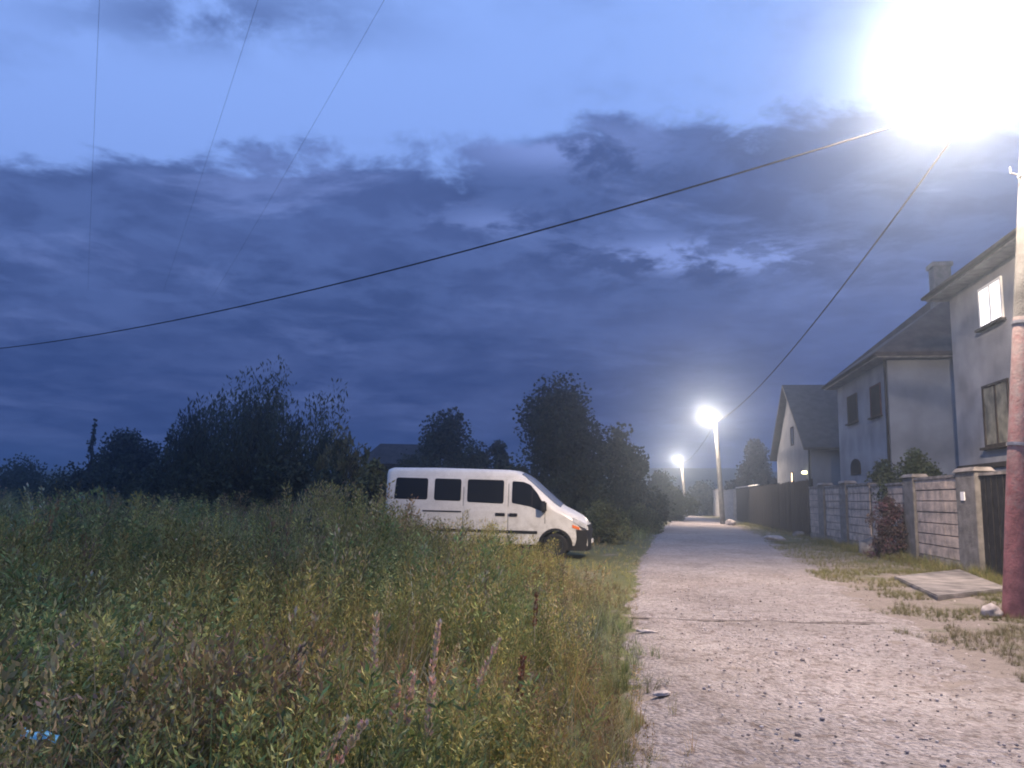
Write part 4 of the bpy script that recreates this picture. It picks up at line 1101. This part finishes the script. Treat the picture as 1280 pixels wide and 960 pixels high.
SUN_EL, SUN_AZ = R(-2.0), R(200)
w = bpy.data.worlds.new('World'); scene.world = w; w.use_nodes = True; nt = w.node_tree; N = nt.nodes; L = nt.links
bg = N['Background']
sky = N.new('ShaderNodeTexSky'); sky.sky_type = 'NISHITA'; sky.sun_disc = False; sky.sun_elevation = SUN_EL; sky.sun_rotation = SUN_AZ; sky.ozone_density = 3.0; sky.dust_density = .3
tc = N.new('ShaderNodeTexCoord'); sx = N.new('ShaderNodeSeparateXYZ'); L.new(tc.outputs['Generated'], sx.inputs[0])
def mth(op, a, b=None, clamp=False):
    n = N.new('ShaderNodeMath'); n.operation = op; n.use_clamp = clamp
    for i, q in enumerate((a, b)):
        if q is None: continue
        if isinstance(q, (int, float)): n.inputs[i].default_value = q
        else: L.new(q, n.inputs[i])
    return n.outputs[0]
def rampv(x, a, b, c=0.0, d=1.0, smooth=True):
    n = N.new('ShaderNodeMapRange'); n.interpolation_type = 'SMOOTHSTEP' if smooth else 'LINEAR'
    for k, q in zip(('From Min', 'From Max', 'To Min', 'To Max'), (a, b, c, d)): n.inputs[k].default_value = q
    L.new(x, n.inputs['Value']); return n.outputs[0]
def mixc(f, a, b, mode='MIX'):
    n = N.new('ShaderNodeMix'); n.data_type = 'RGBA'; n.blend_type = mode
    for k, q in (('Factor', f), ('A', a), ('B', b)):
        if isinstance(q, tuple): n.inputs[k].default_value = (*q, 1)
        elif isinstance(q, float): n.inputs[k].default_value = q
        else: L.new(q, n.inputs[k])
    return n.outputs['Result']
zc_ = mth('MAXIMUM', sx.outputs['Z'], .03)
zc2 = mth('ADD', zc_, .13)
U = mth('DIVIDE', sx.outputs['X'], zc_); Vv = mth('ABSOLUTE', mth('DIVIDE', sx.outputs['Y'], zc_))
cb = N.new('ShaderNodeCombineXYZ'); L.new(mth('DIVIDE', sx.outputs['X'], zc2), cb.inputs[0]); L.new(mth('DIVIDE', sx.outputs['Y'], zc2), cb.inputs[1])
def cn(sc, det, rough, off=(0, 0, 0), st=(1, 1, 1), dist=0.0):
    mp = N.new('ShaderNodeMapping'); mp.inputs['Location'].default_value = off; mp.inputs['Scale'].default_value = st; L.new(cb.outputs[0], mp.inputs['Vector'])
    n = N.new('ShaderNodeTexNoise'); n.inputs['Scale'].default_value = sc; n.inputs['Detail'].default_value = det; n.inputs['Roughness'].default_value = rough; n.inputs['Distortion'].default_value = dist
    L.new(mp.outputs[0], n.inputs['Vector']); return n.outputs['Fac']
big = cn(1.25, 8, .62, (3.1, 1.7, 0)); fine = cn(4.6, 9, .62, (7.3, 2.2, 0), dist=.3); streak = cn(1.5, 9, .62, (1.2, 5.5, 0), (1, 1.25, 1), .4)
edge = mth('ADD', mth('SUBTRACT', Vv, rampv(U, -.25, .35, 2.28, 1.92)), mth('ADD', mth('MULTIPLY', mth('SUBTRACT', big, .5), 1.0), mth('MULTIPLY', mth('SUBTRACT', fine, .5), .8)))
deck = rampv(edge, -.06, .16)
# a small wisp high on the left and scattered thin veils in the clear part
wisp0 = cn(1.6, 8, .6, (4.0, .35, 0))
def spot(u0, v0, ru, rv):
    a = mth('POWER', mth('DIVIDE', mth('SUBTRACT', U, u0), ru), 2.0); b = mth('POWER', mth('DIVIDE', mth('SUBTRACT', Vv, v0), rv), 2.0)
    return mth('EXPONENT', mth('MULTIPLY', mth('ADD', a, b), -1.0))
def uv(px, py): d = ray(px, py); return d.x / d.z, d.y / d.z
g1 = spot(*uv(885, 322), .42, .22); g2 = spot(*uv(690, 185), .28, .16); g3 = spot(*uv(620, 280), .2, .15)
gap = mth('MULTIPLY', rampv(streak, .52, .68), rampv(Vv, 2.2, 4.2, .55, .18))
gap = mth('MAXIMUM', gap, mth('MULTIPLY', mth('ADD', mth('MULTIPLY', g1, 1.7), mth('ADD', g2, mth('MULTIPLY', g3, .6)), True), rampv(fine, .42, .56)), True)
wisp = mth('ADD', mth('MULTIPLY', rampv(wisp0, .55, .75), .35), mth('MULTIPLY', spot(*uv(275, 22), .34, .13), mth('MULTIPLY', rampv(fine, .36, .6), .85)), True)
cover = mth('MAXIMUM', deck, mth('MULTIPLY', wisp, mth('SUBTRACT', 1.0, deck)), True)
skyc = mixc(1.0, sky.outputs['Color'], (1.0, 1.0, 1.0), 'MULTIPLY')
CLEAR = mixc(rampv(sx.outputs['Z'], .05, .65), (.21, .35, .82), (.30, .485, 1.05))
dark = mixc(rampv(Vv, 2.0, 7.0), (.058, .105, .282), (.028, .069, .225))
dark = mixc(mth('MULTIPLY', rampv(big, .40, .66), .75), dark, (.094, .155, .40))
dark = mixc(mth('MULTIPLY', rampv(fine, .40, .62), rampv(Vv, 2.5, 6, .55, .15)), mixc(.25, dark, (.03, .045, .15)), (.105, .175, .44))
lit = mixc(mth('MULTIPLY', gap, .85), dark, (.25, .36, .80))
clouds = mixc(cover, CLEAR, lit)
SKYMODE = 1
hsky = mixc(.08, clouds, skyc)
L.new(hsky, bg.inputs['Color']); bg.inputs['Strength'].default_value = 1.0

sd = bpy.data.lights.new('sun', 'SUN'); sd.energy = .03; sd.angle = R(20); sd.color = (.8, .87, 1.0)
so = bpy.data.objects.new('sun', sd); COL.objects.link(so); so.rotation_euler = (R(60), 0, R(160))

cam = bpy.data.cameras.new('camera'); cam.sensor_fit = 'HORIZONTAL'; cam.sensor_width = 36; cam.lens = F / 1280 * 36; cam.clip_start = .05; cam.clip_end = 2000
co = bpy.data.objects.new('camera', cam); COL.objects.link(co)
right = Vector((CR, -SR * SP, SR * CP)); up = Vector((-SR, -CR * SP, CR * CP)); fw = Vector((0, CP, SP))
mw = Matrix((right, up, -fw)).transposed().to_4x4(); mw.translation = Vector((0, 0, EYE)); co.matrix_world = mw
scene.camera = co

vs_ = scene.view_settings; vs_.view_transform = 'Standard'; vs_.look = 'None'; vs_.exposure = 0; vs_.gamma = 1; vs_.use_curve_mapping = False
scene.render.engine = 'CYCLES'
cy = scene.cycles; cy.use_denoising = True; cy.max_bounces = 6; cy.diffuse_bounces = 3; cy.volume_bounces = 1; cy.transparent_max_bounces = 8
cy.sample_clamp_indirect = 4; cy.filter_width = 1.9
